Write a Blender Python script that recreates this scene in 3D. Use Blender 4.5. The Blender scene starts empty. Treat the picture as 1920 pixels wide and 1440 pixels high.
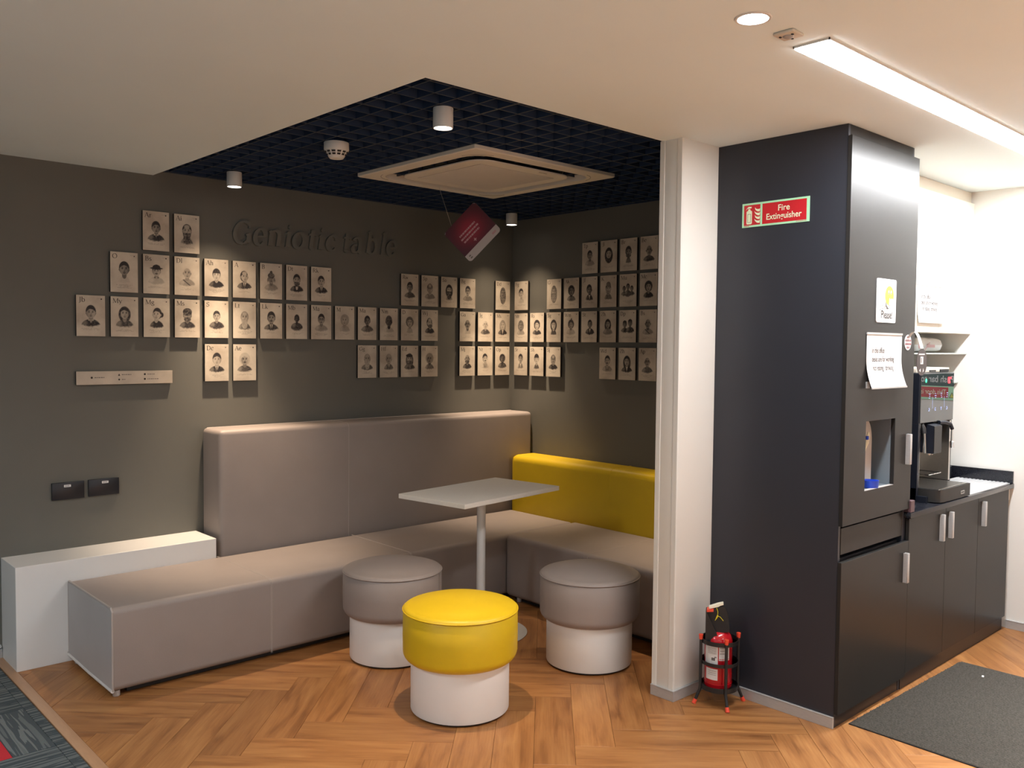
import bpy, bmesh, math, random
import numpy as np
from mathutils import Vector, Matrix

random.seed(7)
PI = math.pi
C = bpy.context.scene.collection
sc = bpy.context.scene

# ------------------------------------------------------------------ camera
cam_d = bpy.data.cameras.new('camera')
cam = bpy.data.objects.new('camera', cam_d)
C.objects.link(cam)
cam_d.sensor_width = 36.0
cam_d.lens = 1645.31 * 36.0 / 1920.0
cam_d.clip_start = 0.05
R_ = Vector((0.73373141, -0.6793732, 0.00950162))
U_ = Vector((0.02267039, 0.03845622, 0.99900309))
F_ = Vector((0.67906132, 0.73278454, -0.04361819))
m = Matrix(((R_.x, U_.x, -F_.x, -4.90018), (R_.y, U_.y, -F_.y, -5.29318), (R_.z, U_.z, -F_.z, 1.71132), (0, 0, 0, 1)))
cam.matrix_world = m
sc.camera = cam

# ------------------------------------------------------------------ world, exposure
w = bpy.data.worlds.new('world'); sc.world = w
w.use_nodes = True
w.node_tree.nodes['Background'].inputs[0].default_value = (0.6, 0.65, 0.75, 1)
w.node_tree.nodes['Background'].inputs[1].default_value = 0.05
sc.view_settings.view_transform = 'Standard'
sc.view_settings.look = 'None'
sc.view_settings.exposure = 0.25
sc.view_settings.gamma = 1.0
sc.view_settings.use_curve_mapping = False
try:
    sc.cycles.use_denoising = True
    sc.cycles.max_bounces = 8
    sc.cycles.diffuse_bounces = 5
    sc.cycles.sample_clamp_indirect = 8.0
except Exception:
    pass

H = 2.6988       # main ceiling
G = 2.726        # open grid ceiling


def area_light(name, loc, sx, sy, power, color, spread=180):
    l = bpy.data.lights.new(name, 'AREA'); l.shape = 'RECTANGLE'; l.size = sx; l.size_y = sy
    l.energy = power; l.color = color; l.spread = math.radians(spread)
    o = bpy.data.objects.new(name, l); C.objects.link(o); o.location = loc
    return o


def spot_light(name, loc, power, color, cone, blend, rad=0.02):
    l = bpy.data.lights.new(name, 'SPOT'); l.energy = power; l.color = color
    l.spot_size = math.radians(cone); l.spot_blend = blend; l.shadow_soft_size = rad
    o = bpy.data.objects.new(name, l); C.objects.link(o); o.location = loc
    return o


WARM = (1.0, 0.76, 0.54)
NEUT = (1.0, 0.95, 0.88)
COOL = (0.80, 0.90, 1.0)
# light of the long ceiling luminaire over the kitchenette (its diffuser is built with the fitting)
area_light('linear_luminaire_light', (-0.64, -3.833, H - 0.013), 3.2, 0.115, 73, (0.95, 0.97, 1.0))
# round recessed downlight beside it
area_light('recessed_downlight_light', (-2.56, -3.815, H - 0.012), 0.09, 0.09, 3.0, COOL, 120)
# unseen luminaires added for general light; the cool one lights the ledge box side
area_light('unseen_luminaire_light', (-2.4, -7.0, H - 0.02), 1.2, 0.3, 22, NEUT, 120)
area_light('unseen_luminaire_light', (-6.6, -6.6, H - 0.02), 1.2, 0.3, 30, NEUT, 120)
area_light('unseen_luminaire_light', (-5.5, -2.4, H - 0.02), 1.2, 0.3, 27, COOL, 150)
for px, py, pw in ((-3.9, -4.6, 16), (-2.3, -5.6, 24), (-0.6, -5.4, 32), (-5.6, -5.2, 22)):  # added downward lamps without fittings; their floor bounce brightens the ceiling
    area_light('floor_bounce_fill', (px, py, H - 0.012), 0.16, 0.16, pw * 1.75, (1.0, 0.97, 0.93), 78)
# rear: unseen glow added to light the ceiling; left: glazing for cool side light
o = area_light('rear_fill_light', (-3.6, -8.93, 1.35), 6.0, 1.9, 17, (0.96, 0.97, 1.0)); o.rotation_euler = (math.radians(90), 0, 0)
o = area_light('left_glazing_light', (-8.43, -4.2, 1.35), 4.0, 1.9, 3, COOL); o.rotation_euler = (math.radians(90), 0, math.radians(-90))
# each cylinder spotlight: a narrow beam inside a wide weak spill, as a reflector lamp gives
for px, py, kf in ((-2.537, -0.293, 1.12), (-0.284, -0.290, 1.0), (-2.534, -2.289, .63), (-0.284, -2.289, .8)):
    spot_light('spotlight_beam', (px, py, 2.628), 172 * kf, WARM, 52, 1.0, 0.018)
    spot_light('spotlight_spill', (px, py, 2.628), 34 * kf, WARM, 92, 1.0, 0.018)


# ------------------------------------------------------------------ materials
def nd(t, kind, **kw):
    n = t.nodes.new(kind)
    for k, v in kw.items():
        setattr(n, k, v)
    return n


MATS = {}


def pbr(name, col, rough=0.5, metal=0.0, var=0.0, vscale=8.0, bump=0.0, bscale=200.0, spec=None, coat=0.0, stretch=None, trans=0.0):
    if name in MATS:
        return MATS[name]
    mt = bpy.data.materials.new(name); mt.use_nodes = True
    t = mt.node_tree; b = t.nodes['Principled BSDF']
    b.inputs['Roughness'].default_value = rough
    b.inputs['Metallic'].default_value = metal
    if spec is not None: b.inputs['Specular IOR Level'].default_value = spec
    if coat: b.inputs['Coat Weight'].default_value = coat; b.inputs['Coat Roughness'].default_value = 0.1
    if trans: b.inputs['Transmission Weight'].default_value = trans
    tc = nd(t, 'ShaderNodeTexCoord')
    src = tc.outputs['Object']
    if stretch:
        mp = nd(t, 'ShaderNodeMapping'); mp.inputs['Scale'].default_value = stretch
        t.links.new(src, mp.inputs[0]); src = mp.outputs[0]
    n = nd(t, 'ShaderNodeTexNoise'); n.inputs['Scale'].default_value = vscale; n.inputs['Detail'].default_value = 5
    t.links.new(src, n.inputs['Vector'])
    r = nd(t, 'ShaderNodeValToRGB')
    v = max(var, 0.004)
    r.color_ramp.elements[0].position = 0.3; r.color_ramp.elements[1].position = 0.7
    r.color_ramp.elements[0].color = (col[0] * (1 - v), col[1] * (1 - v), col[2] * (1 - v), 1)
    r.color_ramp.elements[1].color = (min(1, col[0] * (1 + v)), min(1, col[1] * (1 + v)), min(1, col[2] * (1 + v)), 1)
    t.links.new(n.outputs['Fac'], r.inputs[0]); t.links.new(r.outputs[0], b.inputs['Base Color'])
    if bump:
        n2 = nd(t, 'ShaderNodeTexNoise'); n2.inputs['Scale'].default_value = bscale; n2.inputs['Detail'].default_value = 3
        t.links.new(src, n2.inputs['Vector'])
        bp = nd(t, 'ShaderNodeBump'); bp.inputs['Strength'].default_value = bump; bp.inputs['Distance'].default_value = 0.002
        t.links.new(n2.outputs['Fac'], bp.inputs['Height']); t.links.new(bp.outputs[0], b.inputs['Normal'])
    MATS[name] = mt
    return mt


def emit(name, col, s):
    if name in MATS: return MATS[name]
    mt = bpy.data.materials.new(name); mt.use_nodes = True
    b = mt.node_tree.nodes['Principled BSDF']
    b.inputs['Base Color'].default_value = (*[c * .5 for c in col], 1)
    b.inputs['Emission Color'].default_value = (*col, 1); b.inputs['Emission Strength'].default_value = s
    MATS[name] = mt
    return mt


def wood_mat():
    mt = bpy.data.materials.new('oak_plank'); mt.use_nodes = True
    t = mt.node_tree; b = t.nodes['Principled BSDF']
    b.inputs['Roughness'].default_value = 0.42
    tc = nd(t, 'ShaderNodeTexCoord'); oi = nd(t, 'ShaderNodeObjectInfo')
    off = nd(t, 'ShaderNodeVectorMath', operation='SCALE'); off.inputs['Scale'].default_value = 3.7
    t.links.new(oi.outputs['Location'], off.inputs[0])
    def grain(sx, sy, scale, det, dist=0.0):
        mp = nd(t, 'ShaderNodeMapping'); mp.inputs['Scale'].default_value = (sx, sy, 1)
        t.links.new(tc.outputs['Object'], mp.inputs[0])
        ad = nd(t, 'ShaderNodeVectorMath', operation='ADD')
        t.links.new(mp.outputs[0], ad.inputs[0]); t.links.new(off.outputs[0], ad.inputs[1])
        n = nd(t, 'ShaderNodeTexNoise'); n.inputs['Scale'].default_value = scale; n.inputs['Detail'].default_value = det
        n.inputs['Distortion'].default_value = dist
        t.links.new(ad.outputs[0], n.inputs['Vector'])
        return n.outputs['Fac']
    g1 = grain(1.3, 9.0, 2.0, 6, 0.6)
    g2 = grain(2.5, 60.0, 2.0, 4, 0.2)
    r1 = nd(t, 'ShaderNodeValToRGB')
    e = r1.color_ramp.elements
    e[0].position = 0.27; e[0].color = (0.210, 0.083, 0.025, 1)
    e[1].position = 0.75; e[1].color = (0.455, 0.226, 0.080, 1)
    k = e.new(0.47); k.color = (0.36, 0.160, 0.053, 1)
    t.links.new(g1, r1.inputs[0])
    r2 = nd(t, 'ShaderNodeValToRGB')
    r2.color_ramp.elements[0].position = 0.35; r2.color_ramp.elements[0].color = (0.84, 0.79, 0.74, 1)
    r2.color_ramp.elements[1].position = 0.6; r2.color_ramp.elements[1].color = (1, 1, 1, 1)
    t.links.new(g2, r2.inputs[0])
    mx = nd(t, 'ShaderNodeMix', data_type='RGBA', blend_type='MULTIPLY'); mx.inputs['Factor'].default_value = 0.8
    t.links.new(r1.outputs[0], mx.inputs['A']); t.links.new(r2.outputs[0], mx.inputs['B'])
    r3 = nd(t, 'ShaderNodeValToRGB')
    r3.color_ramp.elements[0].color = (0.86, 0.83, 0.80, 1); r3.color_ramp.elements[1].color = (1.10, 1.08, 1.03, 1)
    t.links.new(oi.outputs['Random'], r3.inputs[0])
    mx2 = nd(t, 'ShaderNodeMix', data_type='RGBA', blend_type='MULTIPLY'); mx2.inputs['Factor'].default_value = 1.0
    t.links.new(mx.outputs['Result'], mx2.inputs['A']); t.links.new(r3.outputs[0], mx2.inputs['B'])
    t.links.new(mx2.outputs['Result'], b.inputs['Base Color'])
    bp = nd(t, 'ShaderNodeBump'); bp.inputs['Strength'].default_value = 0.08; bp.inputs['Distance'].default_value = 0.002
    t.links.new(g2, bp.inputs['Height']); t.links.new(bp.outputs[0], b.inputs['Normal'])
    return mt


def carpet_mat(name, c0, c1, c2, sx, sy):
    mt = bpy.data.materials.new(name); mt.use_nodes = True
    t = mt.node_tree; b = t.nodes['Principled BSDF']; b.inputs['Roughness'].default_value = 0.95
    b.inputs['Specular IOR Level'].default_value = 0.1
    tc = nd(t, 'ShaderNodeTexCoord'); oi = nd(t, 'ShaderNodeObjectInfo')
    mp = nd(t, 'ShaderNodeMapping'); mp.inputs['Scale'].default_value = (sx, sy, 1)
    t.links.new(tc.outputs['Object'], mp.inputs[0])
    ad = nd(t, 'ShaderNodeVectorMath', operation='ADD')
    t.links.new(mp.outputs[0], ad.inputs[0]); t.links.new(oi.outputs['Location'], ad.inputs[1])
    n = nd(t, 'ShaderNodeTexNoise'); n.inputs['Scale'].default_value = 1.0; n.inputs['Detail'].default_value = 2
    t.links.new(ad.outputs[0], n.inputs['Vector'])
    r = nd(t, 'ShaderNodeValToRGB'); r.color_ramp.interpolation = 'CONSTANT'
    e = r.color_ramp.elements
    e[0].position = 0; e[0].color = (*c0, 1); e[1].position = 0.44; e[1].color = (*c1, 1)
    k = e.new(0.56); k.color = (*c2, 1); k = e.new(0.64); k.color = (*c0, 1)
    t.links.new(n.outputs['Fac'], r.inputs[0])
    n2 = nd(t, 'ShaderNodeTexNoise'); n2.inputs['Scale'].default_value = 350
    t.links.new(tc.outputs['Object'], n2.inputs['Vector'])
    mx = nd(t, 'ShaderNodeMix', data_type='RGBA', blend_type='MULTIPLY'); mx.inputs['Factor'].default_value = 0.5
    t.links.new(r.outputs[0], mx.inputs['A']); t.links.new(n2.outputs['Color'], mx.inputs['B'])
    t.links.new(mx.outputs['Result'], b.inputs['Base Color'])
    bp = nd(t, 'ShaderNodeBump'); bp.inputs['Strength'].default_value = 0.5; bp.inputs['Distance'].default_value = 0.003
    t.links.new(n2.outputs['Fac'], bp.inputs['Height']); t.links.new(bp.outputs[0], b.inputs['Normal'])
    return mt


def card_mat():
    mt = bpy.data.materials.new('printed_card'); mt.use_nodes = True
    t = mt.node_tree; b = t.nodes['Principled BSDF']; b.inputs['Roughness'].default_value = 0.7
    tc = nd(t, 'ShaderNodeTexCoord'); oi = nd(t, 'ShaderNodeObjectInfo')
    ad = nd(t, 'ShaderNodeVectorMath', operation='ADD')
    t.links.new(tc.outputs['Object'], ad.inputs[0]); t.links.new(oi.outputs['Location'], ad.inputs[1])
    n = nd(t, 'ShaderNodeTexNoise'); n.inputs['Scale'].default_value = 9; n.inputs['Detail'].default_value = 6
    t.links.new(ad.outputs[0], n.inputs['Vector'])
    r = nd(t, 'ShaderNodeValToRGB')
    r.color_ramp.elements[0].position = 0.3; r.color_ramp.elements[0].color = (0.43, 0.36, 0.285, 1)
    r.color_ramp.elements[1].position = 0.62; r.color_ramp.elements[1].color = (0.60, 0.53, 0.43, 1)
    t.links.new(n.outputs['Fac'], r.inputs[0])
    at = nd(t, 'ShaderNodeAttribute', attribute_name='ink')
    mx = nd(t, 'ShaderNodeMix', data_type='RGBA')
    t.links.new(at.outputs['Fac'], mx.inputs['Factor'])
    t.links.new(r.outputs[0], mx.inputs['A']); mx.inputs['B'].default_value = (0.022, 0.017, 0.018, 1)
    t.links.new(mx.outputs['Result'], b.inputs['Base Color'])
    return mt


def colour_attr_mat(name, rough=0.4):
    mt = bpy.data.materials.new(name); mt.use_nodes = True
    t = mt.node_tree; b = t.nodes['Principled BSDF']; b.inputs['Roughness'].default_value = rough
    at = nd(t, 'ShaderNodeAttribute', attribute_name='print_colour')
    t.links.new(at.outputs['Color'], b.inputs['Base Color'])
    return mt


M = dict(
    taupe=pbr('taupe_wall_paint', (0.138, 0.134, 0.115), 0.75, var=0.03, vscale=3, bump=0.15, bscale=260),
    title=pbr('taupe_letter_paint', (0.144, 0.140, 0.120), 0.7, var=0.02, vscale=4, bump=0.08),
    cream=pbr('cream_wall_paint', (0.72, 0.71, 0.665), 0.6, var=0.02, vscale=2, bump=0.05),
    white_wall=pbr('white_wall_paint', (0.80, 0.79, 0.75), 0.6, var=0.015, vscale=2, bump=0.05),
    ceil=pbr('ceiling_paint', (0.755, 0.865, 0.90), 0.8, var=0.012, vscale=2, bump=0.08, bscale=150),
    navy=pbr('navy_grid_paint', (0.026, 0.036, 0.056), 0.5, var=0.05),
    void=pbr('navy_void_paint', (0.010, 0.028, 0.072), 0.8, var=0.1, vscale=3),
    mauve=pbr('mauve_vinyl', (0.300, 0.256, 0.235), 0.5, var=0.03, vscale=6, bump=0.25, bscale=420),
    mauve_end=pbr('pale_mauve_vinyl', (0.44, 0.42, 0.41), 0.5, var=0.03, vscale=6, bump=0.25, bscale=420),
    piping=pbr('mauve_piping', (0.42, 0.37, 0.34), 0.5, var=0.03),
    piping_pale=pbr('pale_piping', (0.66, 0.63, 0.60), 0.5, var=0.03),
    yellow=pbr('yellow_vinyl', (0.66, 0.45, 0.010), 0.42, var=0.03, vscale=6, bump=0.2, bscale=380),
    white_lam=pbr('white_laminate', (0.80, 0.79, 0.77), 0.35, var=0.01, bump=0.03, bscale=300),
    stool_base=pbr('white_lacquered_base', (0.82, 0.82, 0.80), 0.45, var=0.015, bump=0.03),
    table_top=pbr('grey_white_laminate', (0.74, 0.72, 0.67), 0.4, var=0.03, vscale=120),
    white_metal=pbr('white_painted_metal', (0.66, 0.66, 0.64), 0.4, var=0.01),
    black=pbr('black_rubber', (0.012, 0.012, 0.013), 0.6, var=0.05),
    black_metal=pbr('black_painted_steel', (0.014, 0.014, 0.015), 0.45, var=0.05, bump=0.1),
    board=pbr('dark_board', (0.016, 0.013, 0.012), 0.7, var=0.1),
    ink=pbr('black_ink', (0.020, 0.014, 0.012), 0.7, var=0.05),
    grey_ink=pbr('grey_ink', (0.15, 0.13, 0.12), 0.7, var=0.05),
    plaque=pbr('aged_cream_board', (0.50, 0.43, 0.35), 0.6, var=0.14, vscale=9),
    alu=pbr('brushed_aluminium', (0.50, 0.50, 0.50), 0.36, metal=0.35, var=0.06, vscale=40, stretch=(1, 1, 12)),
    socket=pbr('navy_plastic', (0.008, 0.010, 0.016), 0.35, var=0.05),
    cab=pbr('charcoal_laminate', (0.024, 0.027, 0.037), 0.42, var=0.03, vscale=5, bump=0.04, bscale=300),
    cab_front=pbr('charcoal_satin_door', (0.024, 0.023, 0.022), 0.31, var=0.02, vscale=5, bump=0.03, bscale=300, spec=0.17),
    kick=pbr('dark_kickboard', (0.014, 0.012, 0.013), 0.35, var=0.05),
    steel=pbr('brushed_steel', (0.62, 0.60, 0.57), 0.28, metal=1.0, var=0.05, vscale=60, stretch=(1, 1, 8)),
    drain=pbr('satin_drainer_steel', (0.80, 0.81, 0.83), 0.30, metal=0.3, var=0.03),
    chrome=pbr('chrome', (0.8, 0.8, 0.8), 0.12, metal=1.0),
    granite=pbr('black_granite', (0.012, 0.013, 0.018), 0.12, var=0.3, vscale=180),
    black_gloss=pbr('black_gloss_plastic', (0.016, 0.018, 0.024), 0.25, var=0.05),
    screen=pbr('smoked_glass_panel', (0.030, 0.034, 0.036), 0.015, var=0.02, spec=0.9),
    machine=pbr('black_machine_plastic', (0.010, 0.013, 0.022), 0.4, var=0.05),
    machine_grey=pbr('grey_machine_plastic', (0.016, 0.016, 0.016), 0.5, var=0.05),
    cream_plastic=pbr('cream_plastic', (0.62, 0.58, 0.50), 0.5, var=0.02),
    ac=pbr('off_white_plastic', (0.70, 0.66, 0.58), 0.5, var=0.02),
    ac_grille=pbr('darker_grille_plastic', (0.36, 0.33, 0.29), 0.6, var=0.03),  # darker plastic behind the slats and for the badge
    det=pbr('white_plastic', (0.72, 0.71, 0.68), 0.45, var=0.01),
    red_ext=pbr('red_enamel', (0.50, 0.008, 0.016), 0.22, var=0.05, coat=0.5),
    orange=pbr('orange_red_plastic', (0.78, 0.075, 0.035), 0.45, var=0.03),
    paper=pbr('white_paper', (0.74, 0.74, 0.74), 0.6, var=0.01),
    yel_seal=pbr('yellow_seal', (0.65, 0.60, 0.02), 0.4),
    ivory=pbr('ivory_plastic', (0.80, 0.78, 0.62), 0.4),
    sign_green=pbr('luminous_green_border', (0.42, 0.80, 0.52), 0.35, var=0.01),
    sign_red=pbr('sign_red', (0.55, 0.022, 0.030), 0.25, var=0.01),
    sign_letter=pbr('sign_lettering', (0.80, 0.86, 0.62), 0.4),
    dark_green=pbr('door_sign_dark_green', (0.006, 0.05, 0.042), 0.4),
    burg=pbr('burgundy', (0.20, 0.006, 0.022), 0.35),
    pink_text=pbr('pale_pink_print', (0.50, 0.30, 0.32), 0.5),
    strip_white=pbr('pale_grey_strip', (0.50, 0.46, 0.46), 0.5),
    blue=pbr('blue_plastic', (0.012, 0.06, 0.50), 0.4),
    blue_grey=pbr('blue_grey_panel', (0.17, 0.205, 0.235), 0.5, var=0.03),
    dispenser=pbr('pale_grey_plastic', (0.42, 0.40, 0.38), 0.45),
    glass=pbr('frosted_shelf_glass', (0.42, 0.47, 0.45), 0.15, var=0.02),
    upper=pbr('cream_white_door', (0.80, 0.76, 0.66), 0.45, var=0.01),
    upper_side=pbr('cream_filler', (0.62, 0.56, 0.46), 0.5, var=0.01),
    rib=pbr('grey_mat_rib', (0.095, 0.086, 0.073), 0.95, var=0.3, vscale=120, bump=0.3, bscale=500),
    mat_base=pbr('black_mat_backing', (0.010, 0.010, 0.011), 0.95, var=0.2, vscale=100),
    edge_strip=pbr('oak_tone_threshold', (0.52, 0.29, 0.15), 0.32, var=0.06, vscale=12, stretch=(8, 1, 1)),
    acrylic=pbr('clear_strip', (0.62, 0.62, 0.60), 0.2),
    subfloor=pbr('screed', (0.05, 0.03, 0.02), 0.9),
    maroon=pbr('dark_maroon_card', (0.030, 0.016, 0.018), 0.35),
    mauve_block=pbr('plum_plastic', (0.10, 0.055, 0.065), 0.5),
    smile=pbr('pale_yellow_print', (0.62, 0.66, 0.06), 0.5),
)
M['oak'] = wood_mat()
M['card'] = card_mat()
M['print'] = colour_attr_mat('colour_print')
M['carpet_y'] = carpet_mat('striped_carpet', (0.18, 0.20, 0.20), (0.10, 0.118, 0.125), (0.225, 0.245, 0.24), 26, 1.6)
M['carpet_x'] = carpet_mat('cross_striped_carpet', (0.18, 0.20, 0.20), (0.085, 0.103, 0.11), (0.205, 0.222, 0.216), 1.6, 34)
M['carpet_red'] = pbr('red_carpet', (0.52, 0.020, 0.030), 0.95, var=0.1, vscale=200, bump=0.5)
M['pane'] = emit('unseen_glazing_glow', (0.95, 0.97, 1.0), 0.30)
M['glow'] = emit('luminaire_diffuser', (1.0, 0.97, 0.95), 14)
M['glow_cool'] = emit('downlight_lens', (0.93, 0.96, 1.0), 12)
M['glow_warm'] = emit('spotlight_lens', (1.0, 0.93, 0.86), 5)
M['led_green'] = emit('green_led', (0.05, 1.0, 0.35), 1.6)
M['led_red'] = emit('red_led', (1.0, 0.04, 0.06), 1.8)
M['icon'] = emit('blue_white_icon', (0.45, 0.55, 1.0), 0.55)
M['refl_green'] = emit('green_sticker', (0.25, 0.6, 0.18), 0.0)


# ------------------------------------------------------------------ mesh building
class Fr:
    """flat working frame: u to the right, v up, n towards the viewer"""
    def __init__(s, o, U, V, N):
        s.o, s.U, s.V, s.N = (np.array(a, float) for a in (o, U, V, N))

    def __call__(s, P):
        P = np.asarray(P, float)
        return s.o + P[:, 0:1] * s.U + P[:, 1:2] * s.V + P[:, 2:3] * s.N


def FA(x, y, z): return Fr((x, y, z), (1, 0, 0), (0, 0, 1), (0, -1, 0))      # faces -y
def FB(x, y, z): return Fr((x, y, z), (0, -1, 0), (0, 0, 1), (-1, 0, 0))     # faces -x


class MB:
    def __init__(s):
        s.v = []; s.f = []; s.mi = []; s.nv = 0

    def add(s, V, F, mi=0, fr=None):
        V = np.asarray(V, float)
        if fr is not None: V = fr(V)
        s.v.append(V)
        o = s.nv
        for f in F:
            s.f.append([i + o for i in f]); s.mi.append(mi)
        s.nv += len(V)
        return s

    def box(s, x0, x1, y0, y1, z0, z1, bev=0.0, seg=1, mi=0, fr=None):
        x0, x1 = min(x0, x1), max(x0, x1); y0, y1 = min(y0, y1), max(y0, y1); z0, z1 = min(z0, z1), max(z0, z1)
        V = [(x0, y0, z0), (x1, y0, z0), (x1, y1, z0), (x0, y1, z0), (x0, y0, z1), (x1, y0, z1), (x1, y1, z1), (x0, y1, z1)]
        F = [(0, 3, 2, 1), (4, 5, 6, 7), (0, 1, 5, 4), (1, 2, 6, 5), (2, 3, 7, 6), (3, 0, 4, 7)]
        if bev > 0:
            bm = bmesh.new()
            vs = [bm.verts.new(p) for p in V]
            for f in F: bm.faces.new([vs[i] for i in f])
            bmesh.ops.bevel(bm, geom=bm.edges[:], offset=bev, segments=seg, profile=0.5, affect='EDGES')
            bm.verts.index_update()
            V = [tuple(q.co) for q in bm.verts]; F = [[q.index for q in f.verts] for f in bm.faces]
            bm.free()
        return s.add(V, F, mi, fr)

    def lathe(s, prof, c=(0, 0), n=32, mi=0, fr=None):
        V = []; F = []
        k = len(prof)
        for i in range(n):
            a = 2 * PI * i / n
            for r, z in prof: V.append((c[0] + r * math.cos(a), c[1] + r * math.sin(a), z))
        for i in range(n):
            j = (i + 1) % n
            for q in range(k - 1):
                F.append((i * k + q, j * k + q, j * k + q + 1, i * k + q + 1))
        if prof[0][0] > 1e-6: F.append([i * k for i in range(n)][::-1])
        if prof[-1][0] > 1e-6: F.append([i * k + k - 1 for i in range(n)])
        return s.add(V, F, mi, fr)

    def tube(s, P, r, n=8, mi=0, closed=False, fr=None):
        P = [Vector(p) for p in P]; V = []; F = []
        L = len(P)
        rr = r if hasattr(r, '__len__') else [r] * L
        up = None
        for i in range(L):
            if closed: t = (P[(i + 1) % L] - P[i - 1]).normalized()
            else: t = (P[min(i + 1, L - 1)] - P[max(i - 1, 0)]).normalized()
            if up is None: up = t.orthogonal().normalized()
            up = (up - t * up.dot(t)).normalized(); sd = t.cross(up)
            for q in range(n):
                a = 2 * PI * q / n
                V.append(tuple(P[i] + (up * math.cos(a) + sd * math.sin(a)) * rr[i]))
        for i in range(L if closed else L - 1):
            j = (i + 1) % L
            for q in range(n):
                F.append((i * n + q, i * n + (q + 1) % n, j * n + (q + 1) % n, j * n + q))
        if not closed:
            F.append(list(range(n))[::-1]); F.append([(L - 1) * n + q for q in range(n)])
        return s.add(V, F, mi, fr)

    def prism(s, pts, d0, d1, mi=0, fr=None):
        """polygon in u,v extruded along n"""
        n = len(pts)
        V = [(p[0], p[1], d0) for p in pts] + [(p[0], p[1], d1) for p in pts]
        F = [list(range(n))[::-1], list(range(n, 2 * n))] + [(i, (i + 1) % n, n + (i + 1) % n, n + i) for i in range(n)]
        return s.add(V, F, mi, fr)

    def flat(s, pts, d=0.0, mi=0, fr=None):
        return s.add([(p[0], p[1], d) for p in pts], [list(range(len(pts)))], mi, fr)

    def rect(s, u0, u1, v0, v1, d=0.0, mi=0, fr=None):
        return s.flat([(u0, v0), (u1, v0), (u1, v1), (u0, v1)], d, mi, fr)

    def build(s, name, mats, parent=None, world=True, smooth=35, loc=None):
        if not isinstance(mats, (list, tuple)): mats = [mats]
        V = np.concatenate(s.v) if s.v else np.zeros((0, 3))
        o0 = np.zeros(3)
        if parent is not None and world:
            q = parent
            while q is not None: o0 = o0 + np.array(q.location); q = q.parent
        if loc is not None: o0 = np.array(loc, float)
        V = V - o0
        me = bpy.data.meshes.new(name)
        me.from_pydata(V.tolist(), [], s.f)
        for mt in mats: me.materials.append(mt)
        if len(mats) > 1: me.polygons.foreach_set('material_index', s.mi)
        bm = bmesh.new(); bm.from_mesh(me); bmesh.ops.recalc_face_normals(bm, faces=bm.faces[:]); bm.to_mesh(me); bm.free()
        if smooth:
            me.polygons.foreach_set('use_smooth', [True] * len(me.polygons))
            me.set_sharp_from_angle(angle=math.radians(smooth))
        ob = bpy.data.objects.new(name, me); C.objects.link(ob)
        if parent is not None: ob.parent = parent
        if loc is not None: ob.location = loc
        return ob


def tag(o, label=None, cat=None, group=None, kind=None):
    if label: o['label'] = label
    if cat: o['category'] = cat
    if group: o['group'] = group
    if kind: o['kind'] = kind
    return o


def thing(name, label, cat, loc=(0, 0, 0), rz=0.0, group=None):
    o = bpy.data.objects.new(name, None); C.objects.link(o); o.empty_display_size = 0.05
    o.location = loc; o.rotation_euler = (0, 0, rz)
    return tag(o, label, cat, group)


def structure(name, mb, mats, **kw):
    o = mb.build(name, mats, **kw); o['kind'] = 'structure'
    return o


def dup(root):
    r = root.copy(); C.objects.link(r)
    for ch in root.children:
        c = ch.copy(); C.objects.link(c); c.parent = r
        for g in ch.children:
            d = g.copy(); C.objects.link(d); d.parent = c
    return r


_tc = {}
def text_geo(s, size=1.0, bold=0.0, xs=1.0, align='LEFT', shear=0.0, space=1.0):
    key = (s, bold, space)
    if key not in _tc:
        cu = bpy.data.curves.new('lettering', 'FONT'); cu.body = s; cu.size = 1.0; cu.offset = bold; cu.fill_mode = 'FRONT'
        cu.space_character = space; cu.resolution_u = 5
        o = bpy.data.objects.new('lettering', cu); C.objects.link(o)
        bpy.context.view_layer.update()
        me = bpy.data.meshes.new_from_object(o.evaluated_get(bpy.context.evaluated_depsgraph_get()))
        V = np.array([tuple(v.co) for v in me.vertices]); F = [list(p.vertices) for p in me.polygons]
        bpy.data.objects.remove(o); bpy.data.curves.remove(cu); bpy.data.meshes.remove(me)
        _tc[key] = (V, F)
    V, F = _tc[key]
    V = V.copy()
    if align == 'CENTER': V[:, 0] -= (V[:, 0].max() + V[:, 0].min()) / 2
    elif align == 'LEFT': V[:, 0] -= V[:, 0].min()
    V = V * size; V[:, 0] = V[:, 0] * xs + V[:, 1] * shear
    return V, F


def put_text(mb, s, u, v, size, fr, d=0.001, **kw):
    mi = kw.pop('mi', 0)
    V, F = text_geo(s, size, **kw)
    V[:, 0] += u; V[:, 1] += v; V[:, 2] = d
    mb.add(V, F, mi, fr)


# ------------------------------------------------------------------ hand-built serif letters (broad-nib strokes)
def _arc(cx, cy, rx, ry, a0, a1, n=None):
    n = n or max(6, int(abs(a1 - a0) / 15))
    return [(cx + rx * math.cos(math.radians(a0 + (a1 - a0) * i / n)), cy + ry * math.sin(math.radians(a0 + (a1 - a0) * i / n))) for i in range(n + 1)]


def L_(*a, w=None): return ('l', [(a[i], a[i + 1]) for i in range(0, len(a), 2)], w)
def P_(pts, w=None): return ('l', pts, w)
def S_(x, y, h): return ('s', (x, y), h)
def D_(x, y, rd): return ('d', (x, y), rd)


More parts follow.
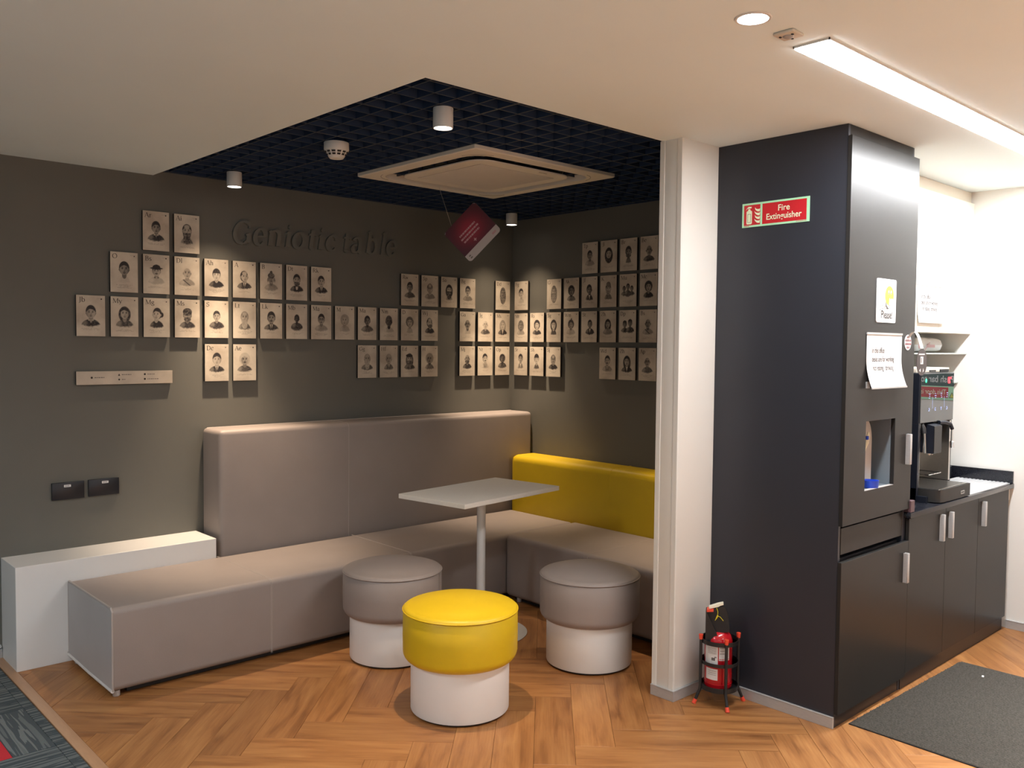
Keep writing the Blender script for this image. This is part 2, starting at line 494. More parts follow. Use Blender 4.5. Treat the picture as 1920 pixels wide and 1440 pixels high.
T = 0.30
GLY = {
    'A': (.68, [L_(.06, 0, .33, .7, w=.4), L_(.33, .7, .6, 0), L_(.16, .24, .5, .24, w=T), S_(.06, 0, .09), S_(.6, 0, .1)]),
    'B': (.62, [L_(.14, 0, .14, .7), P_([(.14, .69)] + _arc(.30, .535, .17, .155, 90, -90) + [(.14, .375)]), P_([(.2, .375)] + _arc(.32, .19, .2, .185, 90, -90) + [(.14, .01)]), S_(.1, .01, .07), S_(.1, .69, .07)]),
    'C': (.66, [P_(_arc(.38, .35, .31, .345, 48, 312)), L_(.59, .69, .59, .5, w=.4)]),
    'D': (.72, [L_(.14, 0, .14, .7), P_([(.14, .69), (.28, .69)] + _arc(.3, .35, .33, .34, 90, -90) + [(.14, .01)]), S_(.1, .01, .07), S_(.1, .69, .07)]),
    'F': (.56, [L_(.14, 0, .14, .7), L_(.1, .68, .52, .68, w=T), L_(.14, .37, .4, .37, w=T), L_(.51, .68, .51, .54, w=.4), L_(.4, .45, .4, .29, w=.4), S_(.14, .01, .1)]),
    'G': (.74, [P_(_arc(.38, .35, .32, .345, 50, 300)), L_(.60, .04, .60, .33), S_(.60, .33, .11), L_(.59, .70, .59, .50, w=.45), P_(_arc(.40, .30, .22, .29, 285, 322), w=.6)]),
    'H': (.76, [L_(.14, 0, .14, .7), L_(.6, 0, .6, .7), L_(.14, .36, .6, .36, w=T), S_(.14, .01, .1), S_(.14, .69, .1), S_(.6, .01, .1), S_(.6, .69, .1)]),
    'J': (.42, [P_([(.28, .7), (.28, .08)] + _arc(.13, .05, .15, .2, 0, -110)), S_(.28, .69, .1)]),
    'K': (.68, [L_(.14, 0, .14, .7), L_(.16, .32, .53, .69, w=.4), L_(.27, .42, .6, 0), S_(.14, .01, .1), S_(.14, .69, .1), S_(.54, .69, .08), S_(.62, .01, .08)]),
    'L': (.58, [L_(.14, 0, .14, .7), L_(.1, .015, .54, .015, w=T), L_(.54, .02, .54, .18, w=.4), S_(.14, .69, .1)]),
    'M': (.90, [L_(.12, 0, .14, .7, w=.4), L_(.14, .7, .44, .04), L_(.44, .04, .74, .7, w=.4), L_(.76, .7, .76, 0), S_(.12, .01, .09), S_(.76, .01, .1), S_(.1, .69, .07), S_(.78, .69, .07)]),
    'N': (.76, [L_(.14, 0, .14, .7, w=.4), L_(.14, .7, .6, .02), L_(.62, 0, .62, .7, w=.4), S_(.14, .01, .09), S_(.1, .69, .08), S_(.62, .69, .09)]),
    'O': (.76, [P_(_arc(.38, .35, .31, .345, 0, 360))]),
    'R': (.68, [L_(.14, 0, .14, .7), P_([(.14, .69)] + _arc(.32, .525, .18, .165, 90, -90) + [(.14, .36)]), L_(.32, .36, .58, 0), S_(.14, .01, .1), S_(.1, .69, .07), S_(.62, .01, .08)]),
    'S': (.54, [P_(_arc(.28, .52, .17, .17, 25, 250) + _arc(.26, .19, .2, .185, 75, -155)), L_(.45, .7, .45, .54, w=.4), L_(.08, .0, .08, .17, w=.4)]),
    'T': (.66, [L_(.33, 0, .33, .7), L_(.05, .68, .61, .68, w=T), L_(.06, .68, .06, .53, w=.4), L_(.6, .68, .6, .53, w=.4), S_(.33, .01, .1)]),
    'W': (.98, [L_(.06, .7, .28, 0), L_(.28, 0, .48, .66, w=.4), L_(.48, .66, .7, 0), L_(.7, 0, .92, .7, w=.4), S_(.06, .69, .09), S_(.92, .69, .08), S_(.48, .69, .08)]),
    'Z': (.62, [L_(.08, .68, .54, .68, w=T), L_(.54, .69, .08, .01), L_(.08, .015, .56, .015, w=T), L_(.56, .02, .56, .18, w=.4), L_(.09, .68, .09, .53, w=.4)]),
    'a': (.50, [P_([(.08, .38)] + _arc(.22, .34, .15, .14, 150, 0) + [(.37, .08)] + _arc(.44, .08, .07, .07, 180, 290)), P_(_arc(.22, .13, .16, .125, 80, 290) + [(.37, .1)])]),
    'b': (.56, [P_([(.12, .74), (.12, .02)]), P_(_arc(.28, .24, .19, .24, 150, -160)), S_(.08, .73, .05)]),
    'c': (.46, [P_(_arc(.27, .24, .2, .24, 45, 315)), D_(.385, .385, .055)]),
    'd': (.58, [P_([(.42, .74), (.42, .05), (.5, .01)]), P_(_arc(.26, .24, .19, .24, 30, 330)), S_(.37, .73, .05)]),
    'e': (.50, [L_(.09, .245, .43, .27, w=.36), P_(_arc(.25, .27, .18, .21, 0, 180) + _arc(.26, .25, .19, .25, 185, 318))]),
    'f': (.34, [P_([(.14, 0), (.14, .58)] + _arc(.24, .62, .1, .12, 170, 40)), L_(.03, .47, .28, .47, w=T), S_(.14, .01, .09)]),
    'g': (.52, [P_(_arc(.23, .32, .15, .15, 0, 360)), P_([(.13, .2), (.12, .08), (.32, .05)] + _arc(.25, -.08, .19, .12, 60, -200)), L_(.34, .42, .48, .46, w=.35)]),
    'h': (.60, [L_(.13, 0, .13, .74), P_([(.13, .34)] + _arc(.29, .32, .15, .15, 150, 0) + [(.44, 0)]), S_(.13, .01, .09), S_(.09, .73, .05), S_(.45, .01, .09)]),
    'i': (.30, [L_(.14, 0, .14, .47), S_(.14, .01, .09), S_(.1, .46, .05), D_(.14, .63, .062)]),
    'j': (.28, [P_([(.16, .47), (.16, -.05)] + _arc(.06, -.08, .1, .12, 0, -100)), S_(.12, .46, .05), D_(.15, .63, .062)]),
    'k': (.56, [L_(.13, 0, .13, .74), L_(.14, .22, .4, .46, w=.4), L_(.24, .3, .46, 0), S_(.13, .01, .09), S_(.09, .73, .05), S_(.48, .01, .07)]),
    'l': (.30, [L_(.14, 0, .14, .74), S_(.14, .01, .09), S_(.1, .73, .05)]),
    'm': (.86, [L_(.13, 0, .13, .47), P_([(.13, .34)] + _arc(.27, .33, .13, .14, 150, 0) + [(.40, 0)]), P_([(.40, .34)] + _arc(.55, .33, .13, .14, 150, 0) + [(.68, 0)]), S_(.13, .01, .08), S_(.4, .01, .08), S_(.68, .01, .08), S_(.09, .46, .05)]),
    'n': (.60, [L_(.13, 0, .13, .47), P_([(.13, .34)] + _arc(.29, .32, .15, .15, 150, 0) + [(.44, 0)]), S_(.13, .01, .09), S_(.09, .46, .05), S_(.45, .01, .09)]),
    'o': (.54, [P_(_arc(.27, .24, .2, .235, 0, 360))]),
    'p': (.58, [L_(.13, -.22, .13, .47), P_(_arc(.29, .24, .19, .24, 150, -160)), S_(.13, -.21, .09), S_(.09, .46, .05)]),
    'r': (.42, [L_(.13, 0, .13, .47), P_([(.13, .32)] + _arc(.28, .33, .13, .13, 150, 50)), S_(.13, .01, .09), S_(.09, .46, .05)]),
    's': (.42, [P_(_arc(.21, .35, .12, .11, 30, 250) + _arc(.2, .12, .14, .11, 75, -155))]),
    't': (.34, [P_([(.14, .60), (.14, .08)] + _arc(.22, .08, .08, .07, 180, 300)), L_(.0, .45, .32, .45, w=.42)]),
    'u': (.60, [P_([(.13, .47), (.13, .15)] + _arc(.27, .14, .14, .14, 180, 340)), L_(.46, .47, .46, .02), S_(.08, .46, .05), S_(.41, .46, .05), S_(.5, .01, .05)]),
    'w': (.74, [L_(.06, .47, .21, 0), L_(.21, 0, .35, .44, w=.4), L_(.35, .44, .5, 0), L_(.5, 0, .66, .47, w=.4), S_(.06, .46, .07), S_(.66, .46, .06)]),
    'y': (.54, [L_(.07, .47, .26, .02), P_([(.46, .47), (.24, -.08), (.14, -.19), (.07, -.17)], w=.5), S_(.07, .46, .08), S_(.46, .46, .06)]),
    'z': (.46, []),
    ' ': (.30, []),
}


def serif_strips(text, thick=0.105, thin=0.035, shear=0.0, italic=False, track=0.0):
    """returns list of closed quads strips: each (left points, right points), total advance"""
    out = []; x = 0.0
    for ch in text:
        adv, st = GLY[ch]
        for kind, d, wv in st:
            if kind == 'd':
                (sx, sy), h = d, wv
                Lp = []; Rp = []
                for q in range(9):
                    a = PI - PI * q / 8
                    for lst, sg in ((Lp, 1), (Rp, -1)):
                        X = x + sx + h * math.cos(a); Y = sy + sg * max(.004, h * math.sin(a)); lst.append((X + Y * shear, Y))
                out.append((Lp, Rp)); continue
            if kind == 's':
                (sx, sy), h = d, wv
                if italic:
                    up = sy > 0.3
                    if up: pts = [(sx - h, sy - .05), (sx + .02, sy)]
                    else: pts = [(sx - .02, sy + .02), (sx + h, sy + .045)]
                    if not up and ch in 'ablh': pass
                else: pts = [(sx - h, sy), (sx + h, sy)]
                ws = [thin * 1.0] * 2
            else:
                pts = d; ws = []
                for i in range(len(pts)):
                    a = pts[max(i - 1, 0)]; b = pts[min(i + 1, len(pts) - 1)]
                    th = math.atan2(b[1] - a[1], b[0] - a[0])
                    if wv is None: ws.append(thin + (thick - thin) * abs(math.sin(th - math.radians(14))) ** 1.3)
                    else: ws.append(thick * wv)
            Lp, Rp = [], []
            for i in range(len(pts)):
                a = pts[max(i - 1, 0)]; b = pts[min(i + 1, len(pts) - 1)]
                dx, dy = b[0] - a[0], b[1] - a[1]; l = math.hypot(dx, dy) or 1
                nx, ny = -dy / l * ws[i] / 2, dx / l * ws[i] / 2
                for lst, sg in ((Lp, 1), (Rp, -1)):
                    X = x + pts[i][0] + sg * nx; Y = pts[i][1] + sg * ny
                    lst.append((X + Y * shear, Y))
            out.append((Lp, Rp))
        x += adv + track
    return out, x


def serif_flat(mb, text, u, v, s, d, fr=None, mi=0, **kw):
    st, adv = serif_strips(text, **kw)
    for Lp, Rp in st:
        n = len(Lp)
        V = [(u + p[0] * s, v + p[1] * s, d) for p in Lp] + [(u + p[0] * s, v + p[1] * s, d) for p in Rp]
        F = [(i, i + 1, n + i + 1, n + i) for i in range(n - 1)]
        mb.add(V, F, mi, fr)
    return adv * s


def serif_solid(mb, text, u, v, s, d0, d1, fr=None, mi=0, xs=1.0, **kw):
    st, adv = serif_strips(text, **kw)
    for si, (Lp, Rp) in enumerate(st):
        n = len(Lp)
        V = []
        for d in (d0, d1 + si * .0004):
            V += [(u + p[0] * s * xs, v + p[1] * s, d) for p in Lp] + [(u + p[0] * s * xs, v + p[1] * s, d) for p in Rp]
        F = []
        o = 2 * n
        for i in range(n - 1):
            F += [(i, i + 1, n + i + 1, n + i), (o + i, o + n + i, o + n + i + 1, o + i + 1), (i, o + i, o + i + 1, i + 1), (n + i, n + i + 1, o + n + i + 1, o + n + i)]
        F += [(0, n, o + n, o), (n - 1, o + n - 1, o + 2 * n - 1, 2 * n - 1)]
        mb.add(V, F, mi, fr)
    return adv * s * xs


# ================================================================== SETTING
XR = 0.9886
YP0, YP1 = -2.769, -2.642       # partition faces
XC = -1.4806
XO, YO = -2.9055, -2.653        # ceiling opening
XL, YB = -8.5, -9.0             # far room walls

floor = structure('floor', MB().box(XL - .1, XR + .1, YB - .1, 0.1, -0.12, -0.009), M['subfloor'])


# herringbone planks ------------------------------------------------
def clip_poly(P, a, b, c):
    """keep a*x+b*y<=c"""
    out = []
    for i in range(len(P)):
        p, q = P[i], P[(i + 1) % len(P)]
        dp, dq = a * p[0] + b * p[1] - c, a * q[0] + b * q[1] - c
        if dp <= 0: out.append(p)
        if dp * dq < 0:
            t = dp / (dp - dq); out.append((p[0] + t * (q[0] - p[0]), p[1] + t * (q[1] - p[1])))
    return out


PW = 0.1740
S0, T0 = 0.2465, -3.6835
r2 = math.sqrt(0.5)
X_SPLIT = -3.728
region = [(1, 0, XR - .001), (-1, 0, 3.727), (0, 1, -0.001), (0, -1, 4.95)]
floor_planks = []
full_mesh = {}
gap = 0.0005


def plank(s0, s1, t0, t1, horiz):
    cs, ct = (s0 + s1) / 2, (t0 + t1) / 2
    cx, cy = (cs + ct) * r2, (ct - cs) * r2
    if not (-4.2 < cx < 1.5 and -5.4 < cy < 0.5): return
    c4 = []
    for ss, tt in ((s0 + gap, t0 + gap), (s1 - gap, t0 + gap), (s1 - gap, t1 - gap), (s0 + gap, t1 - gap)):
        c4.append(((ss + tt) * r2, (tt - ss) * r2))
    P = c4
    for a, b, c in region:
        P = clip_poly(P, a, b, c)
        if len(P) < 3: return
    ar = abs(sum(P[i][0] * P[(i + 1) % len(P)][1] - P[(i + 1) % len(P)][0] * P[i][1] for i in range(len(P)))) / 2
    if ar < 0.0006: return
    # planks wholly under the built-in furniture are left out
    if all(y > -0.9 and x > -3.4 for x, y in P): return
    if all(x > -1.15 and y > -3.38 and y < -2.8 for x, y in P): return
    if all(x > -0.9 and y > -2.6 for x, y in P): return
    ang = -PI / 4 if horiz else PI / 4
    ca, sa = math.cos(-ang), math.sin(-ang)
    loc_pts = [((x - cx) * ca - (y - cy) * sa, (x - cx) * sa + (y - cy) * ca) for x, y in P]
    fullp = ar > 4 * PW * PW * 0.975
    if fullp and 'm' in full_mesh: me = full_mesh['m']
    else:
        mb = MB(); n = len(loc_pts)
        mx_, my_ = sum(p[0] for p in loc_pts) / n, sum(p[1] for p in loc_pts) / n
        ins = []
        for x, y in loc_pts:
            d = math.hypot(x - mx_, y - my_) or 1
            ins.append((x - (x - mx_) / d * 0.0012, y - (y - my_) / d * 0.0012))
        V = [(x, y, -0.008) for x, y in loc_pts] + [(x, y, -0.0008) for x, y in loc_pts] + [(x, y, 0) for x, y in ins]
        F = [list(range(2 * n, 3 * n))]
        for k in (0, 1):
            for i in range(n):
                j = (i + 1) % n
                F.append((k * n + i, k * n + j, (k + 1) * n + j, (k + 1) * n + i))
        mb.add(V, F)
        ob = mb.build('plank', M['oak'], None, world=False, smooth=0)
        me = ob.data
        if fullp: full_mesh['m'] = me
        bpy.data.objects.remove(ob)
    ob = bpy.data.objects.new('plank', me); C.objects.link(ob)
    ob.parent = floor; ob.location = (cx, cy, 0); ob.rotation_euler = (0, 0, ang)
    floor_planks.append(ob)


for k in range(-40, 40):
    for mm in range(-8, 8):
        s = S0 + (k + 8 * mm) * PW; t = T0 + k * PW
        plank(s + PW, s + 5 * PW, t, t + PW, True)
        plank(s, s + PW, t, t + 4 * PW, False)

# threshold strip and carpet
MB().box(-3.778, -3.729, -5.2, -0.001, -0.009, 0.003, bev=0.002, seg=2).build('threshold_strip', M['edge_strip'], floor)
def carpet_tile(x0, x1, y0, y1, mat, name='carpet_tile'):
    cx, cy = (x0 + x1) / 2, (y0 + y1) / 2
    ob = MB().box(x0 + .0006, x1 - .0006, y0 + .0006, y1 - .0006, -0.009, -0.001, bev=0.0015).build(name, mat, None, world=False, smooth=0, loc=(cx, cy, 0))
    ob.parent = floor
xs_ = [-3.780, -3.826, -4.326, -4.826, -5.326]
ys_ = [-1.31 + .5 * k for k in range(-6, 3)] + [-0.002]
for i in range(len(xs_) - 1):
    for j in range(len(ys_) - 1):
        x1, x0 = xs_[i], xs_[i + 1]; y0, y1 = ys_[j], ys_[j + 1]
        if y1 - y0 < 0.02: continue
        mat = M['carpet_x'] if (i == 0 or (i + j) % 2 == 0) else M['carpet_y']
        if i == 1 and abs(y0 + 1.31) < .01:
            carpet_tile(-3.99, x1, y0, y1, M['carpet_y']); carpet_tile(x0, -3.99, -1.11, y1, M['carpet_y'])
            carpet_tile(x0, -3.99, y0, -1.11, M['carpet_red'], 'red_carpet_tile')
            continue
        carpet_tile(x0, x1, y0, y1, mat)
o = MB().box(XL, -5.327, YB, -0.002, -0.009, -0.001).box(-5.327, -3.78, YB, ys_[0], -0.009, -0.001).build('carpet_field', M['carpet_y'], floor)
o = MB().box(-3.727, XR - .001, YB, -4.951, -0.009, -0.0005).build('plank_field', M['oak'], floor)

# walls
structure('wall_back', MB().box(XL, 0.1, 0, 0.1, 0, 3.2), M['taupe'])
structure('wall_alcove', MB().box(0, 0.1, YP1, 0, 0, 3.2), M['taupe'])
part_w = structure('wall_partition', MB().box(XC, XR, YP0, YP1, 0, 3.2, bev=0.003, seg=2), M['cream'])
MB().box(XC - .0035, XC + .01, YP1 - .026, YP1 + .002, 0.05, H, bev=0.0015).build('corner_bead', M['cream'], part_w)
MB().box(XC - .0035, XC + .01, YP0 - .002, YP0 + .026, 0.05, H, bev=0.0015).build('corner_bead', M['cream'], part_w)
MB().box(XC + 0.05, -0.001, YP1, YP1 + .004, 0, 3.2).build('alcove_facing', M['taupe'], part_w)
structure('wall_right', MB().box(XR, XR + .1, YB, YP0, 0, 3.2), M['white_wall'])
structure('wall_rear', MB().box(XL, XR, YB - .1, YB, 0, 3.2), M['white_wall'])
structure('wall_left', MB().box(XL - .1, XL, YB, 0, 0, 3.2), M['white_wall'])
for nm, bx, gx in (('fill_window_1', (-6.6, -.6, YB, YB + .05, .4, 2.3), (-6.54, -.66, YB + .02, YB + .03, .46, 2.24)), ('window_2', (XL, XL + .05, -6.2, -2.2, .4, 2.3), (XL + .02, XL + .03, -6.14, -2.26, .46, 2.24))):  # the rear window is made up, out of view, to brighten the ceiling
    wn = structure(nm, MB().box(bx[0], bx[1], bx[2], bx[3], .40, .46).box(bx[0], bx[1], bx[2], bx[3], 2.24, 2.30), M['white_metal'])
    wn2 = MB()
    along_x = bx[1] - bx[0] > 1
    for q in range(5):
        if along_x: c_ = bx[0] + .03 + (bx[1] - bx[0] - .06) * q / 4; wn2 = MB().box(c_ - .03, c_ + .03, bx[2], bx[3], .46, 2.24)
        else: c_ = bx[2] + .03 + (bx[3] - bx[2] - .06) * q / 4; wn2 = MB().box(bx[0], bx[1], c_ - .03, c_ + .03, .46, 2.24)
        wn2.build('mullion', M['white_metal'], wn, smooth=0)
    MB().box(*gx).build('pane', M['pane'], wn, smooth=0)
cz1 = H + .30
structure('ceiling', MB().box(XL, XO, YB, 0, H, cz1).box(XO, XR, YB, YO, H, cz1), M['ceil'])

# open grid ceiling over the alcove
grid = structure('ceiling_grid', MB().box(XO, 0, YO, 0, G + .33, G + .35), M['void'])
MB().box(XO, XO + .004, YO, 0, H + .002, G + .33).box(XO, 0, YO, YO + .004, H + .002, G + .33).box(-.004, 0, YO, 0, G, G + .33).box(XO, 0, -.004, 0, G, G + .33).build('void_lining', M['void'], grid)
bx_ = [-2.701 + .115 * i for i in range(-1, 24)]
by_ = [-2.444 + .1155 * i for i in range(-1, 22)]
for i, x in enumerate(bx_):
    wd = .011 if (i - 1) % 5 == 3 else .0055
    if x < -.01: MB().box(x - wd / 2, x + wd / 2, YO + .004, -.004, G, G + .002).box(x - wd / 2, x + wd / 2, YO + .004, -.004, G + .002, G + .04, mi=1).build('grid_blade', [M['navy'], M['void']], grid, smooth=0)
for i, y in enumerate(by_):
    wd = .011 if (i - 1) % 5 == 3 else .0055
    if y < -.01: MB().box(XO + .004, -.004, y - wd / 2, y + wd / 2, G + .0003, G + .0023).box(XO + .004, -.004, y - wd / 2, y + wd / 2, G + .0023, G + .0397, mi=1).build('grid_blade', [M['navy'], M['void']], grid, smooth=0)
MB().box(XO + .004, XO + .03, YO + .004, -.004, G - .001, G + .002).box(XO + .03, -.004, YO + .004, YO + .03, G - .001, G + .002).build('edge_angle', M['navy'], grid, smooth=0)

# skirting
def skirt(name, boxes):
    mb = MB()
    for b_ in boxes:
        x0, x1, y0, y1 = b_
        mb.box(x0, x1, y0, y1, 0.0, 0.047, bev=0.001)
        # bead along the top
        ex, ey = (0, .002) if abs(x1 - x0) > abs(y1 - y0) else (.002, 0)
        mb.box(x0 - ex, x1 + ex, y0 - ey, y1 + ey, 0.047, 0.053, bev=0.0015)
    return structure(name, mb, M['alu'])
skirt('baseboard_partition', [(XC - .011, XC, YP0 - .011, YP1 + .002), (XC, -1.199, YP0 - .011, YP0)])
skirt('baseboard_right', [(XR - .011, XR, -8.9, -3.45)])
skirt('baseboard_back', [(XL, -3.735, -.012, 0)])

# ================================================================== CARDS
CW, CH, SP = 0.1536, 0.2304, 0.1848
A0, B0 = -3.3462, -0.0552
RZ = {1: 2.2531, 2: 1.999, 3: 1.7425, 4: 1.4733}
NU, NV = 72, 108
uu, vv = np.meshgrid(np.linspace(0, 1, NU + 1), np.linspace(0, 1.5, NV + 1))
rng = np.random.RandomState(3)


def sm(x, e=0.012): return np.clip((x + e) / (2 * e), 0, 1)
def ell(cx, cy, a, b, e=0.1): 
    d = 1 - np.sqrt(((uu - cx) / a) ** 2 + ((vv - cy) / b) ** 2)
    return np.clip(d / e * 1.0 + 0.5, 0, 1)


def vnoise(sc_, seed):
    r = np.random.RandomState(seed)
    g = r.rand(64, 64)
    x = (uu * sc_) % 62; y = (vv * sc_) % 62
    xi, yi = x.astype(int), y.astype(int); fx, fy = x - xi, y - yi
    fx = fx * fx * (3 - 2 * fx); fy = fy * fy * (3 - 2 * fy)
    return (g[yi, xi] * (1 - fx) + g[yi, xi + 1] * fx) * (1 - fy) + (g[yi + 1, xi] * (1 - fx) + g[yi + 1, xi + 1] * fx) * fy


def paint(seed=0, skin=.35, hair='short', ht=.92, beard=0, bt=.8, cl=.85, collar='none', turn=0.0, hat=None, glasses=False, dx=0.0, sz=1.0, wide=1.0, lines=3, fem=False, two=0, nobody=False):
    n1 = vnoise(22, seed + 1); n2 = vnoise(60 / 1.0 if False else 45, seed + 2)
    ink = np.zeros_like(uu)
    def over(mask, val):
        nonlocal ink
        ink = ink * (1 - mask) + val * mask

    def person(cx, hy, k, fade_b):
        a, b = .125 * k, .172 * k
        tx = turn * a
        # long back hair
        if hair == 'long': over(ell(cx, hy - .06 * k, a * 1.5, b * 1.62), ht * (.8 + .3 * n1))
        if hair == 'verylong': over(ell(cx, hy - .11 * k, a * 1.42, b * 2.15, .06), ht * (.62 + .45 * n1))
        if hair == 'curly': over(ell(cx, hy + .02, a * 1.45 + .02 * n1, b * 1.22, .14), ht * (.7 + .5 * n2))
        if hair == 'bun': over(ell(cx + a * 1.15, hy - .01, a * .6, b * .5), ht)
        if hair == 'hood': over(ell(cx, hy - .03 * k, a * 1.48, b * 1.45, .08), ht * (.75 + .4 * n1))
        if not nobody:
            # shoulders
            body = ell(cx, hy - .46 * k, .285 * k * wide, .27 * k, .1)
            fade = sm(vv - (fade_b + .05 * (n1 - .5) + 1.1 * (uu - cx) ** 2 / (k * k)), .03)
            body = body * fade
            over(body, cl * (.9 + .2 * n1))
            over(body * (ell(cx - .18 * k, hy - .3 * k, .1, .1, .8)), max(0, cl - .25))
            # neck
            over(ell(cx - .0 + tx * .3, hy - .17 * k, .062 * k, .1 * k) , min(1, skin + .22))
            if collar in ('suit', 'shirt'):
                d = (hy - .21 * k) - vv
                vmask = sm(d, .01) * sm(.052 * k - np.abs(uu - cx) * 1.0 - d * .28, .01) * sm(.19 * k - d, .01)
                over(vmask, .06)
                if collar == 'suit': over(sm(.014 * k - np.abs(uu - cx), .006) * sm(d - .01, .01) * sm(.17 * k - d, .01), .92)
                for sg in (-1, 1):
                    over(sm(.009 - np.abs((uu - cx) * sg - .045 * k - (.19 * k - d) * .25), .006) * sm(d, .01) * sm(.18 * k - d), .97)
            if collar == 'bow':
                over(sm(.05 * k - np.abs(uu - cx) - 0 * vv, .01) * ell(cx, hy - .28 * k, .055, .09), .08)
                over(ell(cx, hy - .215 * k, .05 * k, .018 * k), .97)
            if collar == 'open':
                d = (hy - .2 * k) - vv
                over(sm(d, .01) * sm(.03 * k + d * .0 - np.abs(uu - cx) * .9 - d * .22, .01) * sm(.12 - d), min(1, skin + .1))
                for sg in (-1, 1): over(ell(cx + sg * .055 * k, hy - .215 * k, .03, .035), .25 if cl > .5 else .75)
            if collar == 'robe':
                over(sm(.02 - np.abs((uu - cx) * .8 + (vv - hy + .33 * k)), .012) * body, .95)
        # hair cap
        if hair in ('short', 'long', 'verylong', 'curly', 'bun', 'parted', 'fringe', 'hood', 'thin'):
            up = .03 if hair != 'thin' else .012
            over(ell(cx - tx * .25, hy + up * k, a * 1.13, b * 1.1), ht * (.93 + .14 * n1))
            if hair == 'verylong': over(ell(cx - tx * .25, hy + up * k, a * 1.2, b * 1.3), ht * (.7 + .4 * n1))
        # ears
        for sg in (-1, 1):
            if hair in ('short', 'bald', 'thin', 'parted', 'bun'): over(ell(cx + sg * a * 1.0, hy - .02 * k, .022 * k, .042 * k), min(1, skin + .2))
        # face with print tone: lighter towards one side
        fm = ell(cx + tx * .12, hy - .012 * k, a * .96, b * (.98 if hair == 'bald' else .9))
        if hair == 'fringe': fm = fm * sm(hy + .055 * k + .02 * (n1 - .5) - vv, .012)
        elif hair != 'bald':
            fm = fm * sm(hy + .105 * k + .03 * (n1 - .5) - 1.6 * np.abs(uu - cx - tx * .2) ** 1.6 - vv, .015)
        tone = skin + .55 * ((uu - cx) / a * (.35 if seed % 2 else -.35)) * .6 + .10 * (n1 - .5)
        tone = np.clip(tone + .14 * ((np.abs(uu - cx) / a) ** 3), .02, 1)
        over(fm, tone)
        # features
        ex, ey = .052 * k, hy + .012 * k
        fx = cx + tx * .35
        dk = min(1, skin + .5)
        for sg in (-1, 1):
            over(ell(fx + sg * ex, ey + .034 * k, .034 * k, .010 * k, .5), dk)
            over(ell(fx + sg * ex, ey, .026 * k, .017 * k, .6), min(1, skin + .38))
            over(ell(fx + sg * ex, ey, .011 * k, .011 * k, .5), .97)
        over(ell(fx + .017 * k, hy - .03 * k, .010 * k, .040 * k, .9), min(1, skin + .22))
        over(ell(fx, hy - .066 * k, .022 * k, .011 * k, .7), min(1, skin + .4))
        over(ell(fx, hy - .103 * k, .040 * k, .011 * k, .5), dk)
        over(ell(fx, hy - .125 * k, .022 * k, .008 * k, .8), min(1, skin + .2))
        if glasses:
            for sg in (-1, 1):
                r = np.sqrt(((uu - fx - sg * ex) / (.042 * k)) ** 2 + ((vv - ey) / (.036 * k)) ** 2)
                over(sm(.16 - np.abs(r - 1), .1), .92)
        if beard >= 1:
            over(ell(fx, hy - .084 * k, .055 * k, .016 * k, .4), bt)
        if beard >= 2:
            lo = ell(fx, hy - .12 * k, a * .95, b * .52, .2) * sm((hy - .055 * k) - vv - .02 * np.cos((uu - fx) / a * 2), .02)
            over(lo * (1 - ell(fx, hy - .103 * k, .034 * k, .012 * k)), bt * (.7 + .5 * n1))
        if beard >= 3:
            over(ell(fx, hy - .24 * k, a * .85, b * .95, .2) * sm((hy - .1 * k) - vv, .02), bt * (.6 + .6 * n1))
        if hair == 'thin':
            over(ell(cx, hy + .12 * k, a * .66, b * .34, .4), skin)
        # head wear
        if hat == 'brim':
            over(ell(cx, hy + .13 * k, a * 1.05, .085 * k), .9); over(ell(cx, hy + .095 * k, a * 1.75, .032 * k, .2), .96)
        if hat == 'turban':
            over(ell(cx, hy + .115 * k, a * 1.22, .125 * k), .92 * (.75 + .35 * n1))
            over(sm(.008 - np.abs(vv - hy - .1 * k - (uu - cx) * .7), .008) * ell(cx, hy + .115 * k, a * 1.15, .115 * k), .55)
        if hat == 'cap':
            over(ell(cx, hy + .12 * k, a * 1.06, .085 * k) * sm(vv - (hy + .075 * k), .01), .88)
        if hat == 'beret':
            over(ell(cx - .02, hy + .13 * k, a * 1.3, .065 * k, .15), .93)
        if hat == 'ushnisha':
            over(ell(cx, hy + .10 * k, a * 1.06, .10 * k), .55 + .4 * n2); over(ell(cx, hy + .215 * k, .052 * k, .062 * k), .6 + .4 * n2)
            for sg in (-1, 1): over(ell(cx + sg * a * 1.08, hy - .06 * k, .02 * k, .08 * k), .6)
        if hat == 'tall':
            over(ell(cx + .01, hy + .15 * k, a * .95, .13 * k) * sm(vv - (hy + .06 * k), .01), .75 * (.7 + .4 * n2))
        if hat == 'tuft':
            over(ell(cx + .03, hy + .22 * k, .04, .09, .3), .85)

    if two == 0: person(.5 + dx, .87, 1.2 * sz, .36)
    elif two == 2:
        person(.34, .84, .86, .46); person(.66, .89, .90, .44)
    else:
        person(.27, .82, .66, .5); person(.73, .82, .66, .5); person(.5, .90, .76, .46)
    ink = ink * (1.04 + .16 * n2)
    # caption: short broken lines of small print under the portrait
    r = np.random.RandomState(seed + 50)
    for q in range(lines):
        y = .275 - q * .036
        hw = (.26, .33, .30, .22, .15)[(q + seed) % 5]
        base = (np.abs(vv - y) < .0085) & (np.abs(uu - .5) < hw)
        dash = vnoise(58, seed + 90 + q) > .36
        ink = np.maximum(ink, np.where(base & dash, .50, 0))
    y = 1.385
    ink = np.maximum(ink, np.where((np.abs(vv - y) < .009) & (np.abs(uu - .82) < .1), .28, 0))
    return np.clip(ink, 0, 1)


